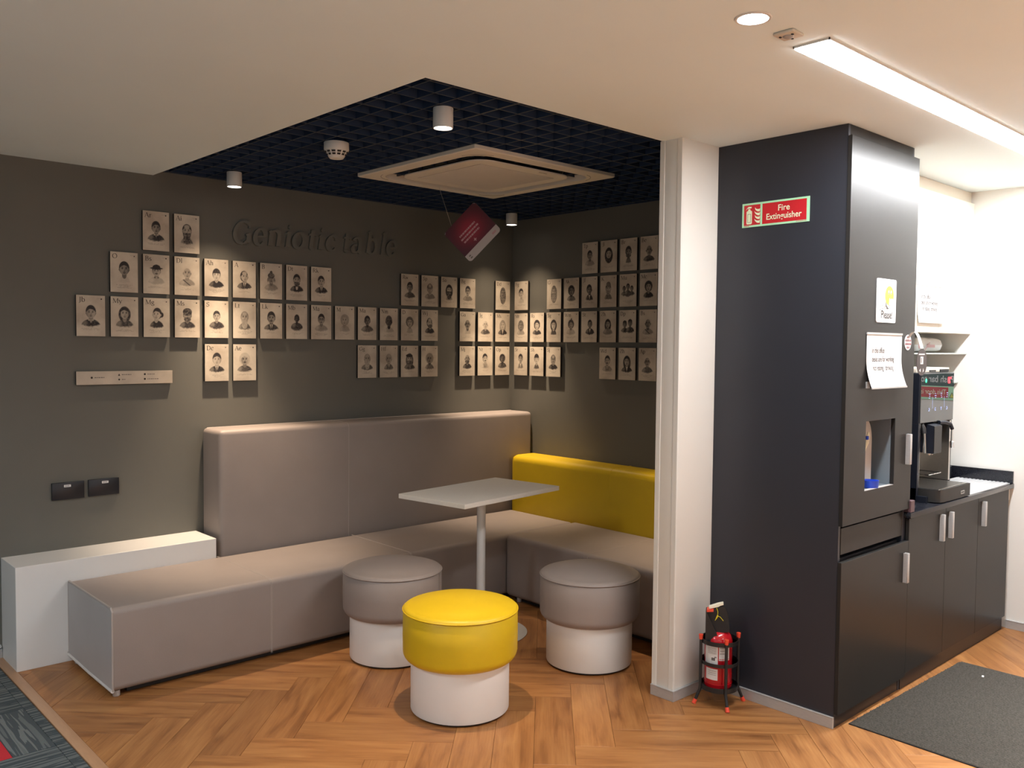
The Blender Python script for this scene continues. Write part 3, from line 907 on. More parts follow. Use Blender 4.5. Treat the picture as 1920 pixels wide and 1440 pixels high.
gmesh = bpy.data.meshes.new('face_sheet')
gv = np.zeros(((NU + 1) * (NV + 1), 3)); gv[:, 0] = uu.ravel() * CW; gv[:, 2] = vv.ravel() / 1.5 * CH; gv[:, 1] = -0.0256
idx = np.arange((NU + 1) * (NV + 1)).reshape(NV + 1, NU + 1)
q4 = np.stack([idx[:-1, :-1], idx[:-1, 1:], idx[1:, 1:], idx[1:, :-1]], -1).reshape(-1, 4)
gmesh.from_pydata(gv.tolist(), [], q4.tolist())
gmesh.materials.append(M['card'])
gmesh.attributes.new('ink', 'FLOAT', 'POINT')
board_ob = MB().box(0, CW, -0.0215, -0.006, 0, CH, bev=0.0008).box(.02, CW - .02, -0.0065, 0.0, .03, CH - .03).build('backing_board', M['board'], None, world=False, smooth=0)
rim_ob = MB().box(0, CW, -0.0254, -0.0215, 0, CH, bev=0.0006).build('front_board', M['plaque'], None, world=False, smooth=0)
board_me, rim_me = board_ob.data, rim_ob.data
bpy.data.objects.remove(board_ob); bpy.data.objects.remove(rim_ob)

CARDS = [
    # wall, row, col, letters, look for the label, paint options
    ('A', 1, 2, 'Ar', 'dark-haired person in a dark jacket', dict(skin=.45, cl=.88, collar='open', turn=.1)),
    ('A', 1, 3, 'Ai', 'bearded person with goatee and broad face', dict(skin=.3, hair='thin', beard=3, cl=.7, wide=.7, sz=1.1)),
    ('A', 2, 1, 'O', 'close-cropped smiling face without shoulders', dict(skin=.5, cl=.12, sz=1.12, wide=.6)),
    ('A', 2, 2, 'Bs', 'person in a wide-brimmed hat and pale shirt', dict(skin=.25, hat='brim', cl=.3, beard=1, collar='open', sz=.95)),
    ('A', 2, 3, 'Dl', 'bald smiling person in a robe', dict(skin=.3, hair='bald', cl=.45, collar='robe', glasses=False)),
    ('A', 2, 4, 'Ah', 'short-fringed person in a black top', dict(skin=.12, hair='fringe', cl=.97, wide=1.0)),
    ('A', 2, 5, 'A', 'person in dark suit and tie looking right', dict(skin=.25, hair='thin', cl=.88, collar='suit', turn=.5)),
    ('A', 2, 6, 'B', 'carved stone head with topknot', dict(skin=.45, hair='bald', hat='ushnisha', cl=.5, sz=.98)),
    ('A', 2, 7, 'Dt', 'bearded person with bow tie', dict(skin=.3, beard=2, cl=.92, collar='bow', turn=.1)),
    ('A', 2, 8, 'Rk', 'young person in dark suit, head tilted', dict(skin=.3, hair='parted', cl=.9, collar='suit', turn=.2)),
    ('A', 2, 12, 'Rw', 'close-cropped person in a round-necked top', dict(skin=.55, cl=.8, sz=1.0)),
    ('A', 2, 13, 'Sp', 'balding person in a pale open shirt', dict(skin=.25, hair='thin', cl=.6, collar='open', glasses=True)),
    ('A', 2, 14, 'Sa', 'long-haired person with full dark beard', dict(skin=.25, hair='long', beard=3, bt=.92, cl=.5, wide=.6)),
    ('A', 2, 15, 'Bg', 'person with glasses and pale jumper', dict(skin=.4, glasses=True, cl=.6, collar='open', turn=-.2)),
    ('A', 2, 17, 'Dd', 'long pointed mane of dark hair covering the face', dict(skin=.62, hair='verylong', cl=.6, nobody=True, ht=.8)),
    ('A', 3, 0, 'Jb', 'short-haired person in a dark open jacket', dict(skin=.3, cl=.88, collar='open', sz=1.05)),
    ('A', 3, 1, 'My', 'person in a dark headscarf', dict(skin=.28, hair='hood', cl=.8, ht=.88)),
    ('A', 3, 2, 'Mg', 'person with hair bun looking left', dict(skin=.12, hair='bun', cl=.95, turn=-.5, wide=.8)),
    ('A', 3, 3, 'Ms', 'turbaned bearded person in dark jacket', dict(skin=.45, hat='turban', beard=2, cl=.88)),
    ('A', 3, 4, 'S', 'dark-haired person with broad shoulders in dark top', dict(skin=.35, cl=.88, sz=.88, wide=1.1)),
    ('A', 3, 5, 'Lt', 'old balding person with long pale beard', dict(skin=.3, hair='thin', ht=.6, beard=3, bt=.4, cl=.75, wide=.8)),
    ('A', 3, 6, 'Lk', 'round-faced person with moustache, suit and tie', dict(skin=.5, beard=1, cl=.85, collar='suit', sz=1.08)),
    ('A', 3, 7, 'Mb', 'small dark seated figure on a round base', dict(skin=.8, cl=.85, sz=.72, wide=1.15)),
    ('A', 3, 8, 'Ma', 'smiling person with short hair and patterned wrap', dict(skin=.4, cl=.45, glasses=True, wide=1.05)),
    ('A', 3, 9, 'M', 'person in a pale wig looking left', dict(skin=.2, hair='curly', ht=.4, cl=.35, turn=-.4, wide=.8)),
    ('A', 3, 10, 'Ma', 'person in a pale collar with dark shoulders', dict(skin=.65, cl=.75, sz=.95, wide=1.1)),
    ('A', 3, 11, 'Nm', 'large dark face above a pale collar', dict(skin=.75, hair='short', ht=.8, cl=.3, sz=1.1, wide=.85)),
    ('A', 3, 12, 'D', 'person with swept short hair and bare neck', dict(skin=.25, hair='curly', ht=.7, cl=.3, wide=.55, turn=.1)),
    ('A', 3, 13, 'Wj', 'person in profile with heavy moustache', dict(skin=.3, hair='thin', beard=2, cl=.92, turn=.5, wide=.9)),
    ('A', 3, 15, 'Ga', 'bald person with big ears and round glasses', dict(skin=.55, hair='bald', glasses=True, beard=1, cl=.2, wide=.6, sz=1.1)),
    ('A', 3, 16, 'Jg', 'bald person with high pale head and dark coat', dict(skin=.2, hair='bald', cl=.85)),
    ('A', 3, 17, 'Ms', 'long pale haired person in a dark coat', dict(skin=.15, hair='long', ht=.45, cl=.95, collar='shirt')),
    ('A', 4, 4, 'Dc', 'square-jawed person in a striped suit and tie', dict(skin=.15, hair='parted', cl=.88, collar='suit', sz=1.08)),
    ('A', 4, 5, 'Ae', 'person with wild pale hair and moustache', dict(skin=.4, hair='curly', ht=.22, beard=1, cl=.8, sz=1.05)),
    ('A', 4, 10, 'Gg', 'old person with big pale beard, head raised', dict(skin=.35, hair='thin', ht=.5, beard=3, bt=.4, cl=.8)),
    ('A', 4, 11, 'Hf', 'lean person in suit turned right', dict(skin=.3, hair='thin', ht=.4, cl=.7, collar='suit', wide=.8)),
    ('A', 4, 12, 'Ld', 'capped old person with flowing dark beard', dict(skin=.4, hair='long', ht=.8, hat='beret', beard=3, bt=.75, cl=.85)),
    ('A', 4, 13, 'H', 'blurred dark face with pale wild hair', dict(skin=.6, hair='curly', ht=.5, cl=.7, wide=.8, sz=1.05)),
    ('A', 4, 15, 'Mj', 'bald bearded person in a dark top', dict(skin=.45, hair='bald', beard=2, cl=.9, wide=.9)),
    ('A', 4, 16, 'Nt', 'person with centre parting, moustache and white collar', dict(skin=.2, hair='parted', beard=1, cl=.25, collar='suit', turn=.3, wide=.7)),
    ('A', 4, 17, 'Op', 'dark ragged figure turned right', dict(skin=.7, hair='curly', cl=.85, turn=.4, sz=.9)),
    ('B', 1, 4, 'Tp', 'short-haired person looking right', dict(skin=.5, cl=.45, turn=.2, sz=.95)),
    ('B', 1, 5, 'Jl', 'person with bobbed dark hair and small glasses', dict(skin=.3, hair='long', cl=.6, nobody=True, sz=1.1)),
    ('B', 1, 6, 'Br', 'dark masked face on a narrow neck', dict(skin=.55, beard=2, cl=.7, wide=.45, sz=1.05)),
    ('B', 1, 7, 'Be', 'bald old person in a dark collar', dict(skin=.55, hair='bald', cl=.88, sz=1.05)),
    ('B', 2, 0, 'Fg', 'short-haired person with bare shoulders', dict(skin=.2, hair='short', cl=.2, turn=.3, wide=.7)),
    ('B', 2, 2, 'G', 'long-haired old person with full beard', dict(skin=.4, hair='verylong', ht=.75, beard=3, bt=.6, cl=.6, wide=.5, nobody=True)),
    ('B', 2, 3, 'Ak', 'dark curly-haired person with pendant', dict(skin=.65, hair='curly', cl=.75, wide=.9)),
    ('B', 2, 4, 'Jf', 'dark-suited person turned right', dict(skin=.65, cl=.9, collar='shirt', turn=.4, wide=.7)),
    ('B', 2, 5, 'K', 'bearded person in a tall knitted cap', dict(skin=.3, hat='tall', beard=2, bt=.5, cl=.7, wide=.7)),
    ('B', 2, 6, 'Mu', 'three dark figures side by side', dict(skin=.6, cl=.8, two=3)),
    ('B', 2, 7, 'Mc', 'dark-haired person in a black top', dict(skin=.35, hair='curly', cl=.95, wide=.9)),
    ('B', 3, 0, 'Mt', 'cloaked person with covered head', dict(skin=.55, hair='hood', ht=.7, cl=.5, wide=.9)),
    ('B', 3, 1, 'Rs', 'curly-haired person in a black shirt', dict(skin=.25, hair='curly', cl=.95, collar='open')),
    ('B', 3, 2, 'Sg', 'person in a dark veil', dict(skin=.2, hair='hood', ht=.9, cl=.85, wide=.6)),
    ('B', 3, 3, 'Wm', 'person with a tall tuft of hair, bare shoulders', dict(skin=.5, hair='curly', hat='tuft', cl=.4, sz=.9)),
    ('B', 3, 4, 'St', 'standing dark-suited person beside a small figure', dict(skin=.6, cl=.93, collar='shirt', sz=.85, dx=.06)),
    ('B', 3, 5, 'Zh', 'person holding a round instrument', dict(skin=.45, hair='long', cl=.6, sz=.9)),
    ('B', 3, 6, 'Dp', 'two dark capped figures together', dict(skin=.6, cl=.88, two=2, hat='cap')),
    ('B', 3, 7, 'Bs', 'bald wrinkled person in a loose robe', dict(skin=.55, hair='bald', cl=.5, collar='robe')),
    ('B', 4, 0, 'Sr', 'dark-haired person with white collar', dict(skin=.4, hair='short', cl=.6, collar='shirt', wide=.6)),
    ('B', 4, 1, 'Sh', 'fringed person with scarf', dict(skin=.2, hair='fringe', cl=.8, wide=.55, sz=1.05)),
    ('B', 4, 2, 'Sj', 'bearded person in a dark roll-neck', dict(skin=.4, hair='thin', beard=2, bt=.6, cl=.95, glasses=True)),
    ('B', 4, 5, 'Wd', 'laughing person in suit leaning on a hand', dict(skin=.3, hair='parted', beard=1, cl=.5, collar='suit', turn=-.2)),
    ('B', 4, 6, 'Zh', 'long-haired person in a dark jacket', dict(skin=.4, hair='long', cl=.93, collar='shirt')),
    ('B', 4, 7, 'Ap', 'bald person in dark coat with glasses', dict(skin=.45, hair='bald', glasses=True, cl=.75)),
]
for ci, (wl, row, col, let, desc, opt) in enumerate(CARDS):
    if wl == 'A': loc, rz = (A0 + col * SP, 0, RZ[row]), 0.0
    else: loc, rz = (0, B0 - col * SP, RZ[row]), -PI / 2
    side = 'left wall' if wl == 'A' else 'right wall'
    t = thing('portrait_card', f'{side} card lettered {let}: {desc}', 'card', loc, rz + 0, 'portrait cards on the alcove walls')
    for me, nm in ((board_me, 'backing_board'), (rim_me, 'front_board')):
        o = bpy.data.objects.new(nm, me); C.objects.link(o); o.parent = t
    me = gmesh.copy(); me.name = 'face_sheet'
    opt = dict(opt); opt.setdefault('lines', 2 + (ci * 7) % 3)
    me.attributes['ink'].data.foreach_set('value', paint(seed=ci * 3 + 1, **opt).ravel().astype(np.float32))
    o = bpy.data.objects.new('face_sheet', me); C.objects.link(o); o.parent = t
    fr = Fr((0, -.0256, 0), (1, 0, 0), (0, 0, 1), (0, -1, 0)); lx = .010
    for lc in let:
        mb = MB(); lx += serif_flat(mb, lc, lx, CH - .0375, .038, .0003, fr, thick=.10, thin=.038)
        mb.build('letter', M['ink'], t, world=False, smooth=0)
    mb = MB()
    k = .0042; cx, cz = CW - .020, CH - .0195
    if ci % 3 == 0: pts = [(cx + k * math.cos(a * PI / 3), cz + k * math.sin(a * PI / 3)) for a in range(6)]
    elif ci % 3 == 1: pts = [(cx - k, cz), (cx, cz - k), (cx + k, cz), (cx, cz + k)]
    else: pts = [(cx - k, cz - k * .8), (cx + k, cz - k * .8), (cx, cz + k)]
    mb.flat(pts, .0003, 0, fr)
    mb.build('symbol', M['ink'], t, world=False, smooth=0)

# ------------------------------------------------------------------ wall title, plaque, sockets
fr = FA(0, 0, 0)
title = thing('wall_title', 'raised italic letters reading Geniotic table, painted like the wall', 'lettering', (-2.42, 0, 2.343))
cap = 0.141 / 0.70
starts = dict(zip(range(14), (-2.424, -2.288, -2.188, -2.067, -2.012, -1.892, -1.822, -1.757, None, -1.622, -1.553, -1.434, -1.316, -1.262)))
base = lambda x: 2.343 + (x + 2.352) * (0.013 / 1.14)
tsz = {0: (0.212, .90)}
for i, ch in enumerate('Geniotic table'):
    if ch == ' ': continue
    x = starts[i]
    sz, xsc = (.202, .94) if ch == 'G' else (.212, .98)
    mb = MB()
    serif_solid(mb, ch, x, base(x), sz, .0005, .018, fr, xs=xsc * (.88 if ch in 'ntab' else .92), thick=.150, thin=.060, shear=.18, italic=True)
    mb.build('letter', M['title'], title, smooth=30)

pl = thing('symbol_key_plaque', 'long narrow cream plaque with symbol key on left wall', 'plaque', (-3.348, 0, 1.466))
MB().box(-3.35, -2.808, -.0195, -.006, 1.467, 1.543, bev=.001).box(-3.3, -2.86, -.0065, 0, 1.48, 1.53).build('backing_board', M['board'], pl, smooth=0)
MB().box(-3.35, -2.808, -.023, -.0195, 1.467, 1.543, bev=.0008).build('front_board', M['plaque'], pl, smooth=0)
mb = MB(); fr = FA(0, -.023, 0)
for (su, sv, kind, nn) in ((-3.268, 1.507, 0, 5), (-3.118, 1.522, 2, 5), (-3.118, 1.494, 1, 2), (-2.972, 1.523, 0, 4), (-2.972, 1.495, 0, 6)):
    k = .0062
    if kind == 0: pts = [(su + k * math.cos(a * PI / 4), sv + k * math.sin(a * PI / 4)) for a in range(8)]
    elif kind == 1: pts = [(su - k, sv), (su, sv - k), (su + k, sv), (su, sv + k)]
    else: pts = [(su - k, sv - k), (su + k, sv - k), (su, sv + k)]
    mb.flat(pts, .0006, 0, fr)
    u = su + .015
    for q in range(nn):
        wd = .006 + .005 * ((q * 7 + nn) % 3) / 2
        mb.rect(u, u + wd, sv - .0022, sv + .0022, .0005, 1, fr); u += wd + .0028
mb.build('symbol_print', [M['ink'], M['grey_ink']], pl, smooth=0)

for k, (x0, x1, z0, z1, lb) in enumerate(((-3.481, -3.311, .826, .922, 'left one of the two dark blank socket plates above white ledge'),
                                           (-3.289, -3.121, .828, .924, 'right one of the two dark blank socket plates, nearer the tall backrest'))):
    t = thing('socket_plate', lb, 'socket plate', (x0, 0, z0), 0, 'dark socket plates on the left wall')
    MB().box(x0, x1, -.016, 0, z0, z1, bev=.002, seg=2).build('plate', M['socket'], t)
    u0 = x0 + (.062 if k == 0 else .072)
    f2 = FA(0, -.016, 0)
    lab = MB().box(u0, u0 + .036, z1 - .026, z1 - .013, 0, .0008, fr=f2).build('sticker', M['paper'], t, smooth=0)
    mb = MB(); u = u0 + .005
    for q in range(5): mb.rect(u, u + .0035, z1 - .022, z1 - .017, .0010, 0, f2); u += .005
    o = mb.build('print', M['grey_ink'], lab, smooth=0)

# ================================================================== SEATING
# white ledge box
t = thing('ledge_box', 'long white laminate ledge box standing against left wall', 'ledge', (-3.733, -.15, 0))
MB().box(-3.733, -2.660, -.292, -.0005, 0.0, .5454, bev=.0015, seg=1).build('casing', M['white_lam'], t)


def soft_box(x0, x1, y0, y1, z0, z1, r, seg=5, crown=0.0, nx=1, ny=1):
    """upholstered block with rounded edges and a slightly crowned top"""
    mb = MB()
    mb.box(x0, x1, y0, y1, z0, z1, bev=r, seg=seg)
    V = mb.v[0]
    return mb


def seam_tube(x, y0, y1, z0, z1, r, inset=.0):
    """profile loop line over the top and down the front at given x"""
    P = [(x, y1, z1 - .0)]
    P += [(x, y0 + r - r * math.sin(a), z1 - r + r * math.cos(a)) for a in [i * PI / 16 for i in range(9)]]
    P += [(x, y0, z0)]
    return P


# long low bench along the left wall
BY0, BY1 = -.972, -.295
t = thing('long_bench', 'long low mauve upholstered bench along the left wall', 'bench', (-1.9, -.63, 0))
mb = MB(); mb.box(-3.484, -0.264, BY0, BY1, .030, .436, bev=.032, seg=6)
V = mb.v[0]
# square, piped end panel on the left; crowned top
V[:, 0] = np.where(V[:, 0] < -3.45, -3.478, V[:, 0])
topm = V[:, 2] > .43
mb.build('seat', M['mauve'], t, smooth=60)
rr = .004
e0 = [(-3.481, BY0 + .006, .036), (-3.481, BY0 + .004, .42), (-3.481, BY0 + .018, .436), (-3.481, BY1 - .012, .436), (-3.481, BY1 - .004, .42), (-3.481, BY1 - .004, .04)]
MB().box(-3.4845, -3.4775, BY0 + .006, BY1 - .006, .034, .431, bev=.003).build('end_panel', M['mauve_end'], t)
MB().tube(e0, .0055, 8).build('piping', M['piping'], t)
MB().tube([(-3.482, BY0 + .004, .036), (-3.482, (BY0 + BY1) / 2, .034), (-3.482, BY1 + .002, .040), (-3.482, BY1 + .002, .055)], .009, 8).build('bottom_piping', M['piping_pale'], t)
for x in (-2.655, -1.72):
    for d in (-.0035, .0035):
        P = seam_tube(x + d, BY0 - .0003, BY1, .034, .4363, .032)
        MB().tube(P, .0013, 5).build('stitched_seam', M['piping'], t)
MB().box(-3.40, -.30, BY0 + .05, BY1 - .05, .004, .031).build('plinth', M['black'], t)
for x in (-3.455, -2.66, -1.75):
    for y in ((BY0 + .035) if x < -3 else (BY0 + .14), BY1 - .06):
        MB().lathe([(.014, 0), (.017, .004), (.017, .030)], (x, y), 12).build('foot', M['piping'], t)

# short bench under the yellow back
t = thing('corner_bench', 'mauve upholstered bench in front of the yellow backrest', 'bench', (-.6, -1.7, 0))
mb = MB(); mb.box(-.950, -.264, -2.60, BY0 - .003, .030, .443, bev=.034, seg=6)
mb.build('seat', M['mauve'], t, smooth=60)
MB().box(-.90, -.32, -2.55, -1.03, .004, .031).build('plinth', M['black'], t)
for y in (-1.72,):
    P = [(-.262, y, .4433)] + [(-.950 + .034 - .034 * math.sin(a), y, .4433 - .034 + .034 * math.cos(a)) for a in [i * PI / 16 for i in range(9)]] + [(-.9503, y, .034)]
    MB().tube(P, .0013, 5).build('stitched_seam', M['piping'], t)
for y in (-1.08, -2.5):
    MB().lathe([(.014, 0), (.017, .004), (.017, .030)], (-.91, y), 12).build('foot', M['piping'], t)

# tall mauve backrest
t = thing('wall_cushion', 'tall mauve upholstered wall backrest behind the long bench', 'backrest', (-1.3, -.13, 0))
mb = MB(); mb.box(-2.622, -.012, -.262, -.004, .012, 1.186, bev=.030, seg=5)
V = mb.v[0]
V[:, 2] = np.where(V[:, 2] > 1.12, V[:, 2], V[:, 2])
mb.build('cushion', M['mauve'], t, smooth=60)
for x in (-1.722,):
    P = [(x, -.03, 1.1865)] + [(x, -.262 + .03 - .03 * math.sin(a), 1.1865 - .03 + .03 * math.cos(a)) for a in [i * PI / 16 for i in range(9)]] + [(x, -.2623, .3)]
    MB().tube(P, .0014, 5).build('stitched_seam', M['piping'], t)
MB().tube([(-2.60, -.034, 1.184), (-1.3, -.033, 1.1865), (-.04, -.034, 1.184)], .0035, 6).build('piping', M['piping'], t)

# yellow backrest
t = thing('wall_cushion', 'low yellow upholstered backrest on the right wall', 'backrest', (-.13, -1.4, 0))
mb = MB(); mb.box(-.260, -.004, -2.60, -.268, .012, .862, bev=.052, seg=7)
mb.build('cushion', M['yellow'], t, smooth=60)
P = [(-.03, -1.30, .8623)] + [(-.260 + .052 - .052 * math.sin(a), -1.30, .8623 - .052 + .052 * math.cos(a)) for a in [i * PI / 16 for i in range(9)]] + [(-.2603, -1.30, .45)]
MB().tube(P, .0012, 5).build('stitched_seam', M['yellow'], t)

# stools
def cushion_prof(r, z0, z1):
    P = [(0.001, z0), (r - .05, z0)]
    P += [(r - .045 + .045 * math.sin(a), z0 + .045 - .045 * math.cos(a)) for a in [i * PI / 12 for i in range(7)]]
    zs = z1 - .022
    P += [(r + .001, (z0 + zs) / 2), (r, zs - .006)]
    rc = .020
    P += [(r - .0035, zs - .002), (r + .0005, zs + .0025)]
    P += [(r - .034 + .034 * math.cos(a), zs + .002 + .017 * math.sin(a)) for a in [PI / 12 * i for i in range(1, 7)]]
    P += [(r * .78, z1 + .008), (r * .6, z1 + .017), (r * .4, z1 + .024), (r * .2, z1 + .028), (0.001, z1 + .029)]
    return P


def make_stool(mat, label, x, y, rz=0.0):
    t = thing('round_stool', label, 'stool', (x, y, 0), rz, 'round upholstered stools around the small table')
    MB().lathe(cushion_prof(.269, .243, .500), n=64).build('cushion', mat, t, world=False, smooth=50)
    MB().lathe([(.2705 + .0028 * math.cos(a), .4795 + .0028 * math.sin(a)) for a in [i * PI / 4 for i in range(9)]], n=64).build('piping', mat, t, world=False, smooth=80)
    MB().lathe([(.225, .010), (.2305, .012), (.232, .016), (.232, .246)], n=64).build('base', M['stool_base'], t, world=False, smooth=40)
    MB().lathe([(.212, 0), (.218, .002), (.218, .011)], n=48).build('glide_ring', M['black'], t, world=False)
    mb = MB().tube([(.2705 * math.cos(.35), .2705 * math.sin(.35), z) for z in (.29, .35, .42, .474)], .0011, 5)
    mb.build('stitched_seam', mat, t, world=False)
    return t


make_stool(M['yellow'], 'yellow topped round stool with white base, nearest of the three', -2.297, -2.142, -1.2)
make_stool(M['mauve'], 'mauve round stool left of the table, beside the long bench', -2.128, -1.35, -1.35)
make_stool(M['mauve'], 'mauve round stool right of the table, beside the white partition', -1.378, -2.128, -1.0)

# table: top corners measured at 0.855 m
TZ = 0.855
tx_, ty_ = -1.508, -1.375
t = thing('pedestal_table', 'small white rectangular table on a single round column', 'table', (tx_, ty_, 0), math.radians(7.8))
MB().box(-.428, .428, -.258, .258, TZ - .026, TZ, bev=.0012).build('tabletop', M['table_top'], t, world=False)
MB().lathe([(.026, .008), (.026, TZ - .034), (.05, TZ - .030), (.05, TZ - .026)], n=32).build('column', M['white_metal'], t, world=False)
MB().box(-.16, .16, -.03, .03, TZ - .031, TZ - .0262).build('top_bracket', M['white_metal'], t, world=False)
MB().lathe([(.276, 0), (.28, .002), (.28, .006), (.272, .009), (.06, .012), (.03, .020), (.001, .020)], n=64).build('base_disc', M['white_metal'], t, world=False)

# ================================================================== ALCOVE CEILING FITTINGS
SL = (('white spotlight at the alcove ceiling above the left portrait cards', -2.537, -.293),
      ('white ceiling spotlight in the alcove corner, smallest in view', -.284, -.290),
      ('white ceiling spotlight nearest the camera, above the yellow stool', -2.534, -2.289),
      ('white ceiling spotlight over the right end, behind the partition', -.284, -2.289))
first = None
for lb, x, y in SL:
    if first is None:
        t = thing('cylinder_spotlight', lb, 'spotlight', (x, y, 0), 0, 'white cylinder spotlights under the grid ceiling')
        prof = [(.001, G), (.043, G), (.0435, G - .002), (.0435, 2.642), (.0425, 2.640), (.0395, 2.640), (.034, 2.655), (.001, 2.655)]
        MB().lathe(prof, n=40).build('body', M['white_metal'], t, world=False, smooth=40)
        MB().lathe([(.001, 2.6425), (.0385, 2.6425)], n=32).build('lens', M['glow_warm'], t, world=False, smooth=0)
        first = t
    else:
        t = dup(first); t.location = (x, y, 0); t['label'] = lb

# smoke detector
t = thing('smoke_detector', 'white smoke detector with dark vent slots under grid ceiling', 'detector', (-2.514, -1.397, G))
MB().lathe([(.001, G), (.0615, G), (.0625, G - .002), (.0625, G - .034), (.060, G - .039), (.038, G - .074), (.034, G - .079), (.001, G - .080)], (-2.514, -1.397), 40).build('housing', M['det'], t, smooth=35)
mb = MB()
for i in range(12):
    a0 = 2 * PI * i / 12 + .05; a1 = a0 + 2 * PI / 12 * .68
    for (ra, za, rb, zb) in ((.0575, -.0445, .0515, -.0530), (.0495, -.0565, .0435, -.0655)):
        V = []
        for (r, z) in ((ra, za), (rb, zb)):
            for a in (a0, a1):
                V.append((-2.514 + (r + .0008) * math.cos(a), -1.397 + (r + .0008) * math.sin(a), G + z - .0006))
        mb.add([V[0], V[1], V[3], V[2]], [(0, 1, 2, 3)])
mb.build('vent_slots', M['black'], t, smooth=0)

# ceiling cassette
ACX, ACY, ACH = -1.468, -1.342, .540
t = thing('air_conditioner', 'square off-white ceiling cassette air conditioner in the grid ceiling', 'air conditioner', (ACX, ACY, 2.70))


def rsq(h, r, n=7):
    P = []
    for k, (sx, sy) in enumerate(((1, 1), (-1, 1), (-1, -1), (1, -1))):
        for i in range(n + 1):
            a = k * PI / 2 + i * PI / 2 / n
            P.append((sx * (h - r) + r * math.cos(a), sy * (h - r) + r * math.sin(a)))
    return P


def ringz(mb, A, B, za, zb, mi=0):
    n = len(A)
    V = [(ACX + p[0], ACY + p[1], za) for p in A] + [(ACX + p[0], ACY + p[1], zb) for p in B]
    mb.add(V, [(i, (i + 1) % n, n + (i + 1) % n, n + i) for i in range(n)], mi)


zf = 2.703
outer = rsq(ACH, .008); inn = rsq(.455, .12); mb = MB()
ringz(mb, outer, outer, G - .001, zf + .004); ringz(mb, outer, rsq(ACH - .006, .008), zf + .004, zf); ringz(mb, rsq(ACH - .006, .008), inn, zf, zf - .0015); ringz(mb, inn, rsq(.450, .118), zf - .0015, zf + .034)
mb.build('frame', M['ac'], t, smooth=25)
mb = MB(); ringz(mb, rsq(.452, .12), rsq(.330, .06), zf + .034, zf + .034); ringz(mb, rsq(.345, .06), rsq(.330, .06), zf + .034, zf); mb.build('air_slot', M['black_gloss'], t, smooth=0)
pan = rsq(.374, .115); mb = MB(); P = rsq(.368, .11)
ringz(mb, rsq(.340, .06), pan, zf + .0045, zf + .0045); ringz(mb, pan, pan, zf + .0045, zf - .002); ringz(mb, pan, P, zf - .002, zf - .004)
n_ = len(pan)
mb.add([(ACX + p[0], ACY + p[1], zf - .004) for p in P], [list(range(n_))])
mb.build('centre_panel', M['ac'], t, smooth=25)
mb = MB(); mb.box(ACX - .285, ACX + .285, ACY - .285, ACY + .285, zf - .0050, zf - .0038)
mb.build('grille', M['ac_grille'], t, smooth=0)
mb = MB()
for i in range(49):
    u = -.282 + i * .01175
    mb.box(ACX - .284, ACX + .284, ACY + u - .0018, ACY + u + .0018, zf - .0068, zf - .0050)
o = mb.build('grille_slats', M['ac'], t, smooth=0); o['kind'] = 'stuff'
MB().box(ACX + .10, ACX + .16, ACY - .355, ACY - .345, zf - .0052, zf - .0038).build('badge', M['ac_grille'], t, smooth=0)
for sx, sy in ((1, 1), (1, -1), (-1, 1), (-1, -1)):
    P = [(ACX + sx * (.452 - .12 + .150 * math.cos(a)), ACY + sy * (.452 - .12 + .150 * math.sin(a)), zf - .0012) for a in [PI / 2 * i / 8 for i in range(1, 8)]]
    MB().tube(P, .0012, 5).build('corner_line', M['machine_grey'], t)

# hanging burgundy sign
T_, L2, B_, R2 = (Vector(p) for p in ((-1.18499832, -0.91120503, 2.63949267), (-1.29495007, -0.73524545, 2.44164101), (-1.19879143, -0.88913144, 2.25083916), (-1.08876261, -1.06521436, 2.45617134)))
eu = (R2 - B_); W_ = eu.length; eu = eu.normalized()
ev = (L2 - B_); ev = (ev - eu * ev.dot(eu)); Hh = (L2 - B_).length; ev = ev.normalized()
en = Vector((-0.8480481, -0.52991926, 0.0))
fr = Fr(tuple(B_), tuple(eu), tuple(ev), tuple(en))
t = thing('hanging_sign', 'tilted burgundy card with white strip hanging from the air conditioner', 'sign', tuple(B_))


def rrect(u0, u1, v0, v1, r, n=4):
    P = []
    for cx, cy, a0 in ((u1 - r, v1 - r, 0), (u0 + r, v1 - r, 90), (u0 + r, v0 + r, 180), (u1 - r, v0 + r, 270)):
        P += [(cx + r * math.cos(math.radians(a0 + 90 * i / n)), cy + r * math.sin(math.radians(a0 + 90 * i / n))) for i in range(n + 1)]
    return P


MB().prism(rrect(0, W_, 0, Hh, .022), -.001, .001, 0, fr).build('card', M['strip_white'], t, smooth=30)
# printed burgundy panel with a brighter glow printed in the middle
NX, NY = 40, 36
v_lo = .052
U2, V2 = np.meshgrid(np.linspace(.0, W_, NX + 1), np.linspace(v_lo, Hh, NY + 1))
# rounded top corners
me = bpy.data.meshes.new('burgundy_print')
rad = .022
Ud, Vd = U2.copy(), V2.copy()
P3 = fr(np.stack([Ud.ravel(), Vd.ravel(), np.full(Ud.size, .0014)], 1)) - np.array(B_)
ii = np.arange(Ud.size).reshape(NY + 1, NX + 1)
qq = np.stack([ii[:-1, :-1], ii[:-1, 1:], ii[1:, 1:], ii[1:, :-1]], -1).reshape(-1, 4).tolist()
def inside(f_):
    cu = Ud.ravel()[f_].mean(); cv = Vd.ravel()[f_].mean()
    for cx in (rad, W_ - rad):
        if (cu < rad or cu > W_ - rad) and cv > Hh - rad:
            if (cu - (rad if cu < rad else W_ - rad)) ** 2 + (cv - Hh + rad) ** 2 > rad ** 2: return False
    return True
qq = [f_ for f_ in qq if inside(f_)]
me.from_pydata(P3.tolist(), [], qq)
ca_ = me.color_attributes.new('print_colour', 'FLOAT_COLOR', 'POINT')
g_ = np.exp(-(((Ud - W_ * .5) / .10) ** 2 + ((Vd - Hh * .58) / .085) ** 2)).ravel()
